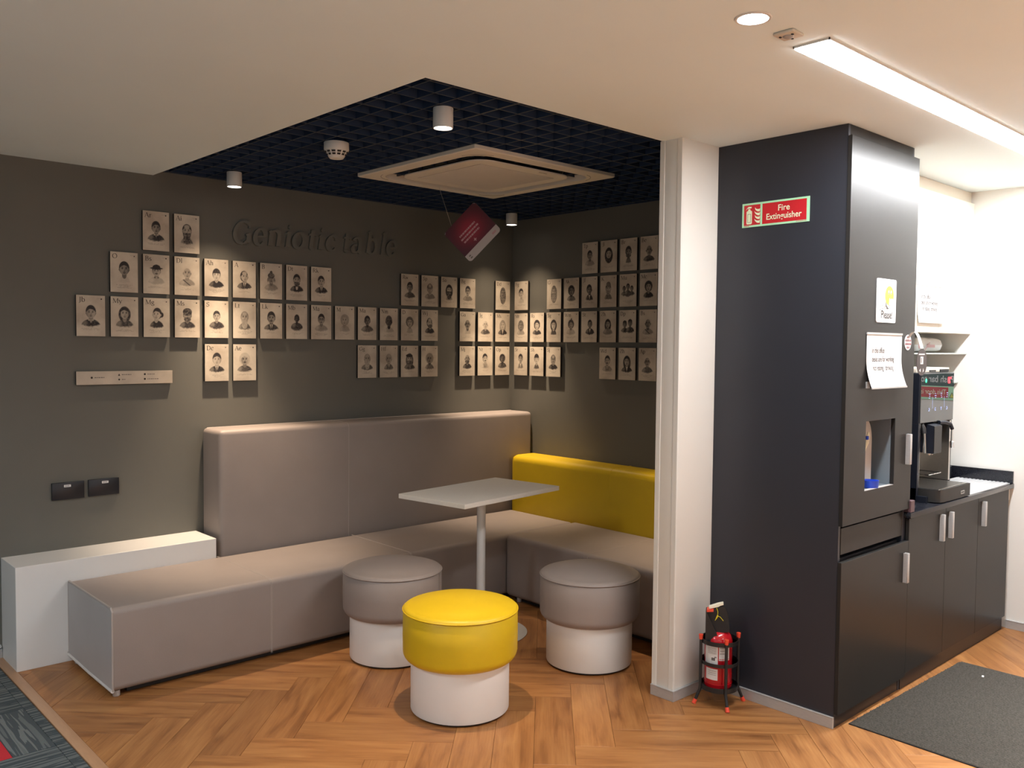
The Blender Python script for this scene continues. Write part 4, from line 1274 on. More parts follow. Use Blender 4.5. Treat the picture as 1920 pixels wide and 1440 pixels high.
cols = np.stack([.055 + .27 * g_, .006 + .006 * g_, .016 + .022 * g_, np.ones_like(g_)], 1)
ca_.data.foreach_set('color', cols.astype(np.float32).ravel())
me.materials.append(M['print'])
o = bpy.data.objects.new('burgundy_print', me); C.objects.link(o); o.parent = t
mb = MB()
for q, (vv_, u0, u1) in enumerate(((.168, .062, .205), (.143, .055, .212), (.119, .060, .200))):
    u = u0; k = 0
    while u < u1:
        wd = .008 + .012 * ((k * 5 + q * 3) % 4) / 3
        mb.rect(u, min(u + wd, u1), vv_ - .0055, vv_ + .0055, .0020, 0, fr); u += wd + .003; k += 1
st = [(.128 + .014 * math.cos(a) * (1 if i % 2 == 0 else .42), .083 + .014 * math.sin(a) * (1 if i % 2 == 0 else .42)) for i, a in enumerate([PI / 2 + i * PI / 4 for i in range(8)])]
mb.flat(st, .0020, 0, fr)
mb.build('white_print', M['pink_text'], t, smooth=0)
mb = MB(); mb.rect(W_ - .060, W_ - .028, .017, .031, .0020, 0, fr); mb.rect(.022, .036, .028, .036, .002, 1, fr); mb.rect(.022, .038, .012, .020, .002, 1, fr)
mb.build('strip_print', [M['pink_text'], M['grey_ink']], t, smooth=0)
anchor = Vector((-1.468, -.900, 2.6985)); mid = L2.lerp(T_, .24)
MB().tube([tuple(anchor), tuple(mid)], .0009, 6).build('string', M['dispenser'], t)

# ================================================================== MAIN CEILING FITTINGS
t = thing('recessed_downlight', 'round glowing white downlight flush in the white ceiling', 'downlight', (-2.56, -3.815, H))
MB().lathe([(.046, H - .0005), (.046, H - .004), (.053, H - .004), (.056, H - .0005)], (-2.56, -3.815), 40).build('trim_ring', M['white_metal'], t)
MB().lathe([(.001, H - .003), (.0465, H - .003)], (-2.56, -3.815), 40).build('lens', M['glow_cool'], t, smooth=0)
t = thing('presence_sensor', 'small square off-white sensor on ceiling beside the downlight', 'sensor', (-2.37, -3.823, H))
MB().box(-2.405, -2.335, -3.858, -3.788, H - .010, H, bev=.004, seg=2).build('housing', M['cream_plastic'], t)
MB().lathe([(.001, H - .017), (.008, H - .0165), (.016, H - .013), (.018, H - .0095)], (-2.37, -3.823), 20).build('lens', M['dispenser'], t)
for a in (0, 2.1, 4.2):
    MB().box(-2.37 + .024 * math.cos(a) - .004, -2.37 + .024 * math.cos(a) + .004, -3.823 + .024 * math.sin(a) - .003, -3.823 + .024 * math.sin(a) + .003, H - .0125, H - .0098).build('indicator', M['machine_grey'], t)
t = thing('linear_luminaire', 'long bright linear light running across the kitchenette ceiling', 'ceiling light', (-.64, -3.833, H))
MB().box(-2.243, XR - .002, -3.893, -3.773, H - .011, H - .0015).build('diffuser', M['glow'], t, smooth=0)
MB().box(-2.247, -2.243, -3.897, -3.769, H - .007, H).box(-2.247, XR - .002, -3.897, -3.893, H - .007, H).box(-2.247, XR - .002, -3.773, -3.769, H - .007, H).build('frame', M['white_metal'], t, smooth=0)
for k, (x, y) in enumerate(((-2.4, -7.0), (-6.6, -6.6), (-5.5, -2.4))):  # out of view; the two rear ones are added for fill light
    t = thing('unseen_luminaire', ('added rectangular ceiling luminaire behind the camera by the rear wall', 'added rectangular ceiling luminaire at the far left rear', 'rectangular ceiling luminaire over the carpet to the left')[k], 'ceiling light', (x, y, H))
    MB().box(x - .6, x + .6, y - .15, y + .15, H - .010, H - .004).build('diffuser', M['glow'], t, smooth=0)
    MB().box(x - .61, x + .61, y - .16, y - .15, H - .014, H).box(x - .61, x + .61, y + .15, y + .16, H - .014, H).box(x - .61, x - .6, y - .15, y + .15, H - .014, H).box(x + .6, x + .61, y - .15, y + .15, H - .014, H).build('frame', M['white_metal'], t, smooth=0)

# ================================================================== TALL CABINET
CX0, CX1, CY, DY = -1.1849, -.5034, -3.437, -3.457
t = thing('tall_cabinet', 'tall charcoal floor-to-ceiling cabinet with side facing the alcove', 'cabinet', (-.84, -3.1, 0))
mb = MB()
mb.box(CX0, CX0 + .018, CY, YP0 - .0005, 0, H - .001, bev=.0008)
mb.build('side_panel', M['cab'], t)
MB().box(CX1 - .018, CX1, CY, YP0 - .0005, 0, H - .001, bev=.0008).build('side_panel', M['cab'], t)
MB().box(CX0 + .018, CX1 - .018, CY, CY + .018, 2.655, H - .001, bev=.0005).build('top_filler', M['cab_front'], t)
MB().box(CX0 + .018, CX1 - .018, YP0 - .012, YP0 - .0005, .06, 2.66).build('back_panel', M['cab'], t)
MB().box(CX0 + .018, CX1 - .001, CY + .002, CY + .016, 0, .066).build('kickboard', M['kick'], t)
for z in (.062, .745, .912, 1.9):
    MB().box(CX0 + .018, CX1 - .018, CY + .022, YP0 - .012, z, z + .016).build('shelf', M['cab'], t)
MB().box(-1.157, CX1 - .018, CY + .001, CY + .016, .785, .905, bev=.0008).build('recessed_panel', M['cab_front'], t)
MB().box(CX0 - .004, -.487, DY, DY + .018, .066, .757, bev=.0012).build('lower_door', M['cab_front'], t)
ld = t.children[-1]
# upper door with a rectangular opening
WX0, WX1, WZ0, WZ1 = -.985, -.679, 1.058, 1.380
ux0, ux1, uz0, uz1 = CX0 - .004, -.487, .920, 2.645
mb = MB()
V = []; F = []
for y in (DY, DY + .018):
    V += [(ux0, y, uz0), (ux1, y, uz0), (ux1, y, uz1), (ux0, y, uz1), (WX0, y, WZ0), (WX1, y, WZ0), (WX1, y, WZ1), (WX0, y, WZ1)]
for k in (0, 8):
    F += [(k, k + 1, k + 5, k + 4), (k + 1, k + 2, k + 6, k + 5), (k + 2, k + 3, k + 7, k + 6), (k + 3, k, k + 4, k + 7)]
for i in range(4):
    j = (i + 1) % 4
    F += [(i, j, 8 + j, 8 + i), (4 + i, 4 + j, 12 + j, 12 + i)]
mb.add(V, F)
ud = mb.build('upper_door', M['cab_front'], t, smooth=0)
def handle(parent, x, z0, z1, y=DY):
    mb = MB().box(x - .011, x + .011, y - .024, y - .017, z0, z1, bev=.002, seg=2)
    mb.box(x - .011, x - .006, y - .018, y - .0003, z0, z1, bev=.001)
    mb.box(x + .006, x + .011, y - .018, y - .0003, z0, z1, bev=.001)
    return mb.build('handle', M['alu'], parent)
handle(ud, -.545, 1.146, 1.296)
handle(ld, -.535, .556, .704)
# niche behind the opening
MB().box(WX0, WX1, DY + .0005, DY + .022, WZ0 - .002, WZ0 + .0015).build('niche_sill', M['dispenser'], t)
NB = -3.19
MB().box(WX1, WX1 + .008, CY + .001, NB, WZ0 - .03, WZ1 + .03).box(WX0 - .05, WX1, NB, NB + .008, WZ0 - .03, WZ1 + .03).box(WX0 - .05, WX1, CY + .001, NB, WZ0 - .010, WZ0 - .002).box(WX0 - .05, WX1, CY + .001, NB, WZ1 + .022, WZ1 + .030).box(WX0 - .05, WX0 - .042, CY + .001, NB, WZ0 - .002, WZ1 + .022).build('niche_liner', M['blue_grey'], t, smooth=0)
# plinth trim on the side, like the skirting
MB().box(CX0 - .011, CX0 - .0003, CY - .002, YP0 - .012, 0, .047, bev=.001).box(CX0 - .012, CX0 - .0003, CY - .003, YP0 - .012, .047, .053, bev=.0015).build('plinth_trim', M['alu'], t)

# water dispenser standing in the niche
DSY = -3.385
t = thing('water_dispenser', 'pale grey water dispenser behind the tall cabinet opening', 'dispenser', (-.86, -3.3, WZ0))
P = [(-1.02, WZ0 - .001), (-.768, WZ0 - .001), (-.768, 1.270)] + [(-.768 - .060 + .060 * math.cos(a), 1.270 + .105 * math.sin(a)) for a in [i * PI / 20 for i in range(1, 11)]] + [(-1.02, 1.376)]
MB().prism(P, -DSY - .16, -DSY, 0, Fr((0, 0, 0), (1, 0, 0), (0, 0, 1), (0, -1, 0))).build('body', M['dispenser'], t, smooth=40)
tx0 = -.862
MB().tube([(tx0 - .012, DSY - .001, 1.17), (tx0 - .010, DSY - .02, 1.25), (tx0 - .004, DSY - .024, 1.302), (tx0 + .004, DSY - .024, 1.318), (tx0 + .012, DSY - .024, 1.305), (tx0 + .012, DSY - .02, 1.268), (tx0 - .002, DSY - .016, 1.245)], .0042, 8).build('tap', M['ivory'], t)
MB().lathe([(.005, 1.284), (.0078, 1.286), (.0078, 1.300), (.005, 1.302)], (tx0 - .005, DSY - .0235), 14).build('tap_collar', M['blue'], t)
t = thing('blue_cup', 'low bright blue cup standing in the cabinet opening', 'cup', (-.851, -3.424, WZ0 - .001))
MB().lathe([(.001, .001), (.033, .001), (.037, .036), (.0345, .036), (.030, .005), (.001, .005)], (0, 0), 28).build('body', M['blue'], t, world=False, smooth=50)

# ================================================================== BASE CABINETS + COUNTER
def base_unit(lb, x0, x1, doors, handles, tag_='cabinet'):
    t = thing('base_cabinet', lb, 'cabinet', ((x0 + x1) / 2, -3.1, 0), 0, 'charcoal base cabinets under the counter')
    MB().box(x0, x0 + .018, CY + (.014 if x0 > 0 else .001), YP0 - .002, 0, .868).box(x1 - .016, x1, CY + .014, YP0 - .002, 0, .868).box(x0, x1, CY + .02, YP0 - .002, .082, .098).box(x0, x1, YP0 - .012, YP0 - .002, .098, .868).build('carcass', M['cab'], t, smooth=0)
    MB().box(x0, x1 + .004, -3.4395, -3.424, 0, .081).build('kickboard', M['kick'], t)
    for (a, b), hx in zip(doors, handles):
        d = MB().box(a + .0014, b - .0014, DY, DY + .018, .084, .866, bev=.001).build('door', M['cab_front'], t)
        if hx is not None: handle(d, hx, .700, .842)
    return t
base_unit('charcoal two-door base cabinet next to the tall cabinet', -.5025, .444, ((-.487, -.0235), (-.0235, .444)), (-.096, .022))
base_unit('charcoal single-door base cabinet beside the right wall', .446, .938, ((.444, .940),), (.505,))
t = thing('countertop', 'black stone countertop with upstand on the base cabinets', 'countertop', (.24, -3.1, .87))
MB().box(-.500, XR - .001, -3.470, YP0 - .0005, .870, .898, bev=.003, seg=2).build('slab', M['granite'], t)
MB().box(XR - .016, XR - .001, -3.466, YP0 - .014, .898, .972, bev=.001).build('side_upstand', M['granite'], t)
MB().box(-.500, XR - .016, YP0 - .014, YP0 - .0005, .898, .972, bev=.001).build('back_upstand', M['granite'], t)
MB().box(.940, .960, -3.455, -3.40, .80, .868).build('shaded_wall_patch', M['upper_side'], t)  # stands in for the shadowed cream wall patch below the overhang
db = MB().box(.02, XR - .020, -3.452, -3.14, .898, .9005)
db.build('drainer_plate', M['drain'], t)
for i in range(13):
    y = -3.440 + i * .0232
    MB().box(.03, XR - .024, y, y + .012, .9005, .9035, bev=.0012).build('drainer_rib', M['drain'], t)
MB().box(-.492, -.448, -3.466, -3.425, .899, .958, bev=.002).build('plum_block', M['mauve_block'], None, world=False)
o = bpy.data.objects['plum_block']; o.name = 'plum_box'; o.data.transform(Matrix.Translation((0.47, 3.4455, -.899))); o.location = (-.47, -3.4455, .899)
tag(o, 'small plum box on counter between tall cabinet and coffee machine', 'box')
t = thing('black_tray', 'low black box with green sticker behind coffee machine', 'box', (.72, -2.98, .8985))
MB().box(.55, .93, -3.125, -2.90, .904, .975, bev=.004, seg=2).build('body', M['black_gloss'], t)
MB().box(.63, .70, -3.1262, -3.1248, .942, .954).build('sticker', M['smile'], t)

# ================================================================== COFFEE MACHINE
MX0, MX1, MY = -.148, .302, -3.350
t = thing('coffee_machine', 'tall black coffee machine with drip tray on the counter', 'coffee machine', (.08, -3.1, .8985))
z0 = .8985
mb = MB()
mb.box(MX0, MX0 + .020, MY, -2.90, .93, 1.315, bev=.001); mb.box(MX1 - .012, MX1, MY, -2.90, .93, 1.315, bev=.001)
mb.box(MX0, MX1, -3.12, -2.90, .93, 1.315); mb.build('housing', M['machine'], t)
MB().box(MX0 + .0, MX1, MY, -2.90, 1.315, 1.585, bev=.002).build('head', M['machine'], t)
MB().box(MX0 + .004, MX1 - .002, MY - .006, MY - .0003, 1.318, 1.583, bev=.002, seg=2).build('touch_screen', M['screen'], t, smooth=0)
scr = t.children[-1]
MB().box(MX0 + .005, MX1 - .005, MY + .02, -2.92, 1.586, 1.612, bev=.004, seg=2).build('lid', M['cream_plastic'], t)
MB().box(.16, .28, MY + .016, MY + .020, 1.588, 1.603).box(.02, .10, MY + .016, MY + .020, 1.590, 1.600).build('lid_recess', M['black'], t)
# steel recess lining
MB().box(MX0 + .020, MX0 + .023, MY - .001, -3.13, .975, 1.315).box(MX1 - .030, MX1 - .012, MY - .001, -3.13, .975, 1.315, bev=.001).box(MX0 + .023, MX1 - .030, -3.135, -3.125, .975, 1.315).build('recess_lining', M['steel'], t)
fa = FA(0, -3.135, 0)
MB().prism([(.035 + .014 * math.cos(a), 1.128 + .018 * math.sin(a)) for a in [i * PI / 10 for i in range(20)]], 0, .001, 0, fa).build('drain_port', M['black'], t)
# spout block
MB().prism([(-3.20, 1.312), (-3.335, 1.312), (-3.385, 1.300), (-3.385, 1.150), (-3.20, 1.158)], .0, .105, 0, Fr((-.035, 0, 0), (0, 1, 0), (0, 0, 1), (1, 0, 0))).build('spout_block', M['machine'], t, smooth=0)
MB().box(-.032, .067, -3.3885, -3.3853, 1.154, 1.298, bev=.001).build('spout_face', M['machine_grey'], t)
MB().lathe([(.001, 1.138), (.006, 1.138), (.007, 1.152)], (.000, -3.35), 12).lathe([(.001, 1.138), (.006, 1.138), (.007, 1.152)], (.035, -3.35), 12).build('nozzle', M['chrome'], t)
MB().tube([(-.098, -3.36, 1.265), (-.102, -3.365, 1.21), (-.108, -3.37, 1.158)], .008, 10).build('hot_water_pipe', M['chrome'], t)
MB().tube([(-.094, -3.345, 1.315), (-.096, -3.355, 1.29), (-.098, -3.36, 1.262)], [.008, .012, .011], 10).build('pipe_sleeve', M['machine_grey'], t)
MB().tube([(.10, -3.36, 1.312), (.15, -3.375, 1.311), (.19, -3.385, 1.30), (.205, -3.39, 1.272)], .010, 10).build('steam_hose', M['machine'], t)
MB().tube([(.205, -3.39, 1.272), (.205, -3.39, 1.205)], .005, 8).build('steam_pipe', M['chrome'], t)
MB().lathe([(.006, 1.165), (.013, 1.168), (.013, 1.200), (.006, 1.205)], (.205, -3.39), 14).build('steam_tip', M['chrome'], t)
rack = [(-.088, -3.30, .975), (-.088, -3.30, 1.04), (-.088, -3.385, 1.04), (.075, -3.385, 1.04), (.075, -3.20, 1.04), (-.04, -3.20, 1.04), (-.04, -3.20, 1.15)]
MB().tube(rack, .0026, 6).build('cup_rack', M['chrome'], t)
# drip tray base
mb = MB()
pts = [(MX0 + .02, -3.345), (MX0 + .028, -3.43), (MX0 + .045, -3.455), (MX0 + .075, -3.463), (MX1 - .012, -3.463), (MX1 - .012, -3.2), (MX0 + .0, -3.2), (MX0, -3.345)]
mb.prism(pts, .903, .970, 0, Fr((0, 0, 0), (1, 0, 0), (0, 1, 0), (0, 0, 1)))
mb.build('drip_tray', M['machine_grey'], t, smooth=30)
MB().box(MX0, MX1 - .02, -3.40, -2.90, z0, .9305).build('foot_base', M['machine'], t)
mb = MB()
for i in range(20):
    x = MX0 + .036 + i * .0192
    mb.box(x, x + .008, -3.445, -3.15, .9705, .9735)
mb.box(MX0 + .03, MX1 - .03, -3.452, -3.446, .9705, .9735).box(MX0 + .03, MX1 - .03, -3.152, -3.146, .9705, .9735)
mb.build('drip_grille', M['steel'], t, smooth=0)
fb = FA(0, -3.463, 0)
mb = MB().prism(rrect(.155, .205, .922, .940, .004), 0, .002, 0, fb); bd = mb.build('badge', M['steel'], t)
mb = MB()
for i in range(4): mb.rect(.161 + i * .0105, .1675 + i * .0105, .926, .936, .0026, 0, fb)
mb.build('badge_print', M['machine_grey'], bd, smooth=0)
# lit marks on the screen
fs = FA(0, MY - .006, 0)
mb = MB()
for i, u in enumerate((-.035, .045, .125, .205)):
    for k, (v, s_) in enumerate(((1.462, 1.0), (1.388, .55))):
        hh = .011 * (s_ + .2)
        for q in range(3):
            mb.rect(u - .010 + .0035 * ((q * 2 + i) % 3), u + .006 + .003 * ((q + i + k) % 3), v - hh + q * hh * .8, v - hh + q * hh * .8 + .0035, .0012, 0, fs)
for u in (.008, .168):
    mb.rect(u - .0012, u + .0012, 1.392, 1.455, .0012, 0, fs)
mb.build('lit_icons', M['icon'], scr, smooth=0)
MB().prism([(-.082 + .009 * math.cos(a), 1.545 + .011 * math.sin(a)) for a in [i * PI / 6 for i in range(12)]], 0, .0014, 0, fs).build('green_indicator', M['led_green'], scr, smooth=0)
mb = MB().rect(.212, .262, 1.549, 1.560, .0013, 0, fs).rect(.212, .240, 1.537, 1.549, .0013, 0, fs).rect(.215, .245, 1.524, 1.537, .0013, 0, fs)
mb.build('red_indicator', M['led_red'], scr, smooth=0)

# door sign on the right wall, just outside the picture: the glossy screen mirrors it
fr = FB(XR, -3.60, 0)
t = thing('door_sign', 'green and red emergency door sign on the right wall', 'sign', (XR - .003, -3.75, 1.40))
MB().box(0, .34, 1.478, 1.560, 0, .003, fr=fr).build('green_panel', M['dark_green'], t, smooth=0)
mb = MB(); put_text(mb, 'Push bar to open', .014, 1.502, .062, fr, .0036, xs=.72, bold=.008); mb.build('lettering', M['paper'], t, smooth=0)
MB().box(0, .34, 1.388, 1.476, 0, .003, fr=fr).build('border_panel', M['sign_green'], t, smooth=0)
MB().box(.045, .33, 1.402, 1.470, .003, .0036, fr=fr).build('red_panel', M['sign_red'], t, smooth=0)
mb = MB(); put_text(mb, 'This door is alarmed', .058, 1.424, .046, fr, .0042, xs=.72, bold=.004); mb.build('lettering', M['sign_letter'], t, smooth=0)
mb = MB().flat([(.004, 1.402), (.040, 1.402), (.022, 1.440)], .0036, 0, fr).flat([(.010, 1.405), (.034, 1.405), (.022, 1.432)], .004, 1, fr)
mb.build('warning_triangle', [M['ink'], M['smile']], t, smooth=0)

# ================================================================== UPPER CABINETS, SHELVES
t = thing('upper_cabinet', 'cream-white wall cabinet with two tall doors over the counter', 'cabinet', (.24, -2.97, 1.81))
UY = -3.172
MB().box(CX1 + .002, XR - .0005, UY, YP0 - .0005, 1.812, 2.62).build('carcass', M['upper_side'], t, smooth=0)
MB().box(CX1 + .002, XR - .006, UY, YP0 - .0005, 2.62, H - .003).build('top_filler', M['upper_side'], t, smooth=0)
for a, b in ((CX1 + .003, -.011), (-.009, .4815), (.4835, XR - .001)):
    MB().box(a, b, UY - .018, UY - .0005, 1.812, 2.626, bev=.0008).build('door', M['upper'], t)
t = thing('glass_shelf', 'frosted glass shelf right under the white wall cabinet', 'shelf', (.24, -2.97, 1.685), 0, 'glass shelves under the wall cabinet')
MB().box(CX1 + .004, XR - .001, -3.170, YP0 - .001, 1.684, 1.692, bev=.001).build('pane', M['glass'], t)
t = thing('glass_shelf', 'lower narrow glass shelf with bracket behind the coffee machine', 'shelf', (.24, -2.97, 1.50), 0, 'glass shelves under the wall cabinet')
MB().box(.315, XR - .001, -3.125, YP0 - .001, 1.500, 1.507, bev=.001).build('pane', M['glass'], t)
MB().tube([(XR - .006, -3.118, 1.498), (XR - .006, -3.02, 1.40)], .0035, 6).tube([(XR - .006, -3.118, 1.498), (XR - .006, -2.8, 1.498)], .003, 6).build('bracket', M['alu'], t)
# tissue packet
t = thing('tissue_packet', 'white packet with red print lying on the glass shelf', 'packet', (.60, -3.03, 1.6925))
N1, N2 = 22, 14
V = []; F = []
for side in (1, -1):
    for j in range(N2 + 1):
        for i in range(N1 + 1):
            a, b = i / N1 * 2 - 1, j / N2 * 2 - 1
            h = .041 * (max(0, 1 - abs(a) ** 14)) ** .42 * (max(0, 1 - abs(b) ** 6)) ** .42
            wob = .006 * math.sin(9 * a + 5 * b) * (1 - abs(a))
            ww = .062 - .006 * math.cos(a * PI)
            flare = 1 + .10 * max(0, abs(a) - .86) / .14
            V.append((.195 * a, ww * b * flare, .042 + side * h + wob * (side > 0)))
nn = (N1 + 1) * (N2 + 1)
for s_ in (0, 1):
    for j in range(N2):
        for i in range(N1):
            k = s_ * nn + j * (N1 + 1) + i
            F.append((k, k + 1, k + N1 + 2, k + N1 + 1) if s_ == 0 else (k, k + N1 + 1, k + N1 + 2, k + 1))
pk = MB().add(V, F).build('wrapper', M['paper'], t, world=False, smooth=60)
mb = MB(); f3 = Fr((0, -.0685, .036), (1, 0, 0), (0, .12, .99), (0, -1, 0))
mb.rect(-.05, .075, -.004, .014, .0, 0, f3); mb.rect(-.17, -.12, -.010, .016, 0, 0, f3)
mb.flat([(-.09, -.02), (-.075, -.022), (.01, .026), (.0, .030)], .0, 0, f3)
mb.build('red_print', M['pink_text'], t, world=False, smooth=0)
o = t.children[-1]; o.location = (0, .0, .006)

# ================================================================== SIGNS
# fire extinguisher sign on the cabinet side
fr = FB(CX0, -2.912, 2.2895)
SW, SH = .350, .114
t = thing('fire_extinguisher_sign', 'red and green Fire Extinguisher sign on charcoal cabinet side', 'sign', (CX0, -3.087, 2.29))
MB().box(0, SW, 0, SH, 0.0002, .003, fr=fr).build('backing', M['sign_green'], t, smooth=0)
MB().box(.010, .098, .009, SH - .009, .003, .0034, fr=fr).build('pictogram_field', M['sign_red'], t, smooth=0)
MB().box(.109, SW - .014, .009, SH - .009, .003, .0034, fr=fr).build('text_field', M['sign_red'], t, smooth=0)
mb = MB()
mb.flat(rrect(.024, .054, .014, .078, .006), .0040, 0, fr)
mb.flat([(.030, .074), (.048, .074), (.044, .086), (.034, .086)], .0041, 0, fr)
mb.flat([(.030, .088), (.050, .090), (.052, .096), (.036, .098), (.028, .094)], .0041, 0, fr)
P = [(.034, .092), (.026, .089), (.021, .083)]
for i in range(2):
    (a, b), (c, d) = P[i], P[i + 1]
    mb.flat([(a, b - .002), (c - .002, d - .002), (c + .001, d + .002), (a, b + .003)], .0041, 0, fr)
for k in range(4):   # flames
    y0_ = .020 + k * .018
    mb.flat([(.095, y0_ - .004), (.082, y0_ - .002), (.072, y0_ + .006), (.066 + .003 * (k % 2), y0_ + .018), (.077, y0_ + .010), (.088, y0_ + .008), (.098, y0_ + .010)], .0040, 0, fr)
mb.build('pictogram', M['sign_letter'], t, smooth=0)
mb = MB()
for (a, b, c, d) in ((.030, .048, .0225, .0240), (.030, .048, .0610, .0625), (.030, .0315, .0225, .0625), (.0465, .048, .0225, .0625)):
    mb.rect(a, b, c, d, .0046, 0, fr)
mb.build('pictogram_outline', M['ink'], t, smooth=0)
mb = MB()
put_text(mb, 'Fire', .222, .064, .040, fr, .0040, bold=.011, align='CENTER', xs=1.0)
put_text(mb, 'Extinguisher', .222, .027, .040, fr, .0040, bold=.011, align='CENTER', xs=.92)
mb.build('lettering', M['sign_letter'], t, smooth=0)
mb = MB()
for u0, u1 in ((.012, .038), (.285, .338)):
    u = u0; k = 0
    while u < u1: mb.rect(u, u + .0025, .0035, .0065, .0034, 0, fr); u += .0038
mb.build('small_print', M['sign_red'], t, smooth=0)

# please sign
fr = FA(-.918, DY, 1.836)
t = thing('please_sign', 'small white sign with yellow face and word Please on cabinet door', 'sign', (-.817, DY, 1.836))
MB().prism(rrect(0, .200, 0, .203, .010), .0003, .004, 0, fr).build('plate', M['paper'], t)
mb = MB()
mb.flat([(.128 + .046 * math.cos(a), .126 + .046 * 1.0 * math.sin(a)) for a in [i * PI / 20 for i in range(40)]], .0044, 0, fr)
mb.build('yellow_face', M['smile'], t, smooth=0)
mb = MB()
for u in (.120, .144):
    mb.flat([(u + .007 * math.cos(a), .142 + .0095 * math.sin(a)) for a in [i * PI / 8 for i in range(16)]], .0048, 1, fr)
    mb.flat([(u + .004 * math.cos(a), .138 + .0045 * math.sin(a)) for a in [i * PI / 8 for i in range(16)]], .0051, 0, fr)
mb.flat([(.128, .116), (.132, .116), (.133, .122), (.130, .122)], .0048, 0, fr)
mb.flat([(.122, .082), (.168, .086), (.176, .110), (.150, .114), (.136, .108), (.130, .118), (.126, .110)], .0049, 1, fr)
mb.flat([(.086, .098), (.092, .094), (.098, .078), (.110, .070), (.120, .068), (.128, .074), (.118, .064), (.104, .066), (.092, .078)], .0052, 0, fr)
mb.build('face_print', [M['ink'], M['paper']], t, smooth=0)
mb = MB()
put_text(mb, 'Please!', .046, .020, .052, fr, .0048, bold=.012, xs=.86)
mb.build('lettering', M['ink'], t, smooth=0)
mb = MB()
mb.flat([(.030, .070), (.036, .072), (.034, .080), (.028, .078)], .0045, 0, fr).flat([(.030, .056), (.040, .054), (.038, .060), (.032, .061)], .0045, 0, fr)
put_text(mb, 'QUICK', .048, .064, .024, fr, .0045, xs=.9, bold=.01)
mb.build('small_lettering', M['grey_ink'], t, smooth=0)


def office_paper(lb, fr, wd, hg, curl, dd):
    t = thing('paper_notice', lb, 'notice', tuple(fr.o), 0, 'paper notices about eating and drinking')
    N_ = 16; V = []
    def dz(v):                                  # lower part curls away from the door
        s_ = max(0, (.55 * hg - v) / (.55 * hg)); return curl * s_ ** 2
    for k in (0, 1):
        for j in range(N_ + 1):
            v = hg * j / N_
            for u in (0, wd): V.append((u, v, dd + dz(v) + k * .0004))
    F = []
    n2 = 2 * (N_ + 1)
    for j in range(N_):
        a = 2 * j; F.append((a, a + 1, a + 3, a + 2)); b = n2 + a; F.append((b, b + 2, b + 3, b + 1))
        F.append((a, a + 2, b + 2, b)); F.append((a + 1, b + 1, b + 3, a + 3))
    MB().add(V, F, 0, fr).build('sheet', M['paper'], t, smooth=60)
    mb = MB()
    for s, u, v in (('In this office', .055, hg * .64), ('desks are for working', .055, hg * .48), ('not eating / drinking', .062, hg * .32)):
        V_, F_ = text_geo(s, .035, xs=.74, bold=.006)
        V_[:, 0] += u; V_[:, 1] += v
        V_[:, 2] = [dd + dz(q) + .0012 for q in V_[:, 1]]
        mb.add(V_, F_, 0, fr)
    mb.build('lettering', M['ink'], t, smooth=0)
    MB().box(-.002, wd + .002, hg - .006, hg + .003, 0.0003, dd + .003, fr=fr).build('top_rail', M['alu'], t)
    MB().box(-.002, wd + .002, -.004, .003, dd + dz(0) - .002, dd + dz(0) + .002, fr=fr).build('bottom_rail', M['alu'], t)
    return t
t = office_paper('curling white paper notice on the tall cabinet door', FA(-1.005, DY, 1.533), .368, .252, .030, .002)
MB().box(.0, .030, -.018, .012, .0003, .006, fr=FA(-1.000, DY, 1.55)).build('clip', M['alu'], t)
office_paper('white paper notice on the wall cabinet door, partly hidden', FA(.170, UY - .018, 1.868), .366, .215, .012, .002)

# wobbler
t = thing('shelf_wobbler', 'dark round wobbler tag with clear strip on cabinet door edge', 'wobbler', (-.566, DY, 1.74))
fr = FA(0, DY, 0)
mb = MB().prism([(-.566 + .0375 * math.cos(a), 1.745 + .0375 * math.sin(a)) for a in [i * PI / 16 for i in range(32)]], .0003, .002, 0, fr)
ds = mb.build('red_disc', M['paper'], t, smooth=0)
mb = MB()
for r_ in range(4):
    for c_ in range(4):
        u, v = -.598 + c_ * .017, 1.716 + r_ * .017
        if (u + .006 + .566) ** 2 + (v + .005 - 1.745) ** 2 < .031 ** 2:
            mb.flat([(u, v), (u + .014, v), (u + .014, v + .006), (u + .009, v + .013), (u + .007, v + .006), (u + .002, v + .013)], .0024, 0, fr)
mb.build('disc_print', M['burg'], ds, smooth=0)
P = []
for i in range(13):
    a = i / 12
    P.append((-.566 + (-.070) * a ** 1.3, DY - .003 - .095 * a, 1.770 + .050 * math.sin(a * PI) - .052 * a))
V = []
for x, y, z in P: V += [(x - .009, y + .003, z), (x + .009, y - .003, z)]
MB().add(V, [(2 * i, 2 * i + 1, 2 * i + 3, 2 * i + 2) for i in range(12)]).build('clear_strip', M['acrylic'], t, smooth=60)
t.children[-1].modifiers.new('thickness', 'SOLIDIFY').thickness = .0008
fr = FA(0, DY - .098, 0)
ux, uz = -.636, 1.652
mb = MB().prism([(ux + .060 * math.cos(a), uz + .064 * math.sin(a)) for a in [i * PI / 18 for i in range(36)]], 0, .0015, 0, fr)
dk = mb.build('dark_disc', M['maroon'], t, smooth=0)
mb = MB().rect(ux - .018, ux + .014, uz - .010, uz + .026, .002, 0, fr).rect(ux - .038, ux + .030, uz + .034, uz + .040, .002, 0, fr)
mb.flat([(ux - .030, uz - .040), (ux - .012, uz - .048), (ux - .014, uz - .030)], .002, 0, fr).flat([(ux + .010, uz - .050), (ux + .024, uz - .042), (ux + .016, uz - .028)], .002, 0, fr)
mb.rect(ux - .012, ux - .004, uz - .004, uz + .020, .0024, 1, fr)
mb.build('disc_print', [M['paper'], M['grey_ink']], dk, smooth=0)

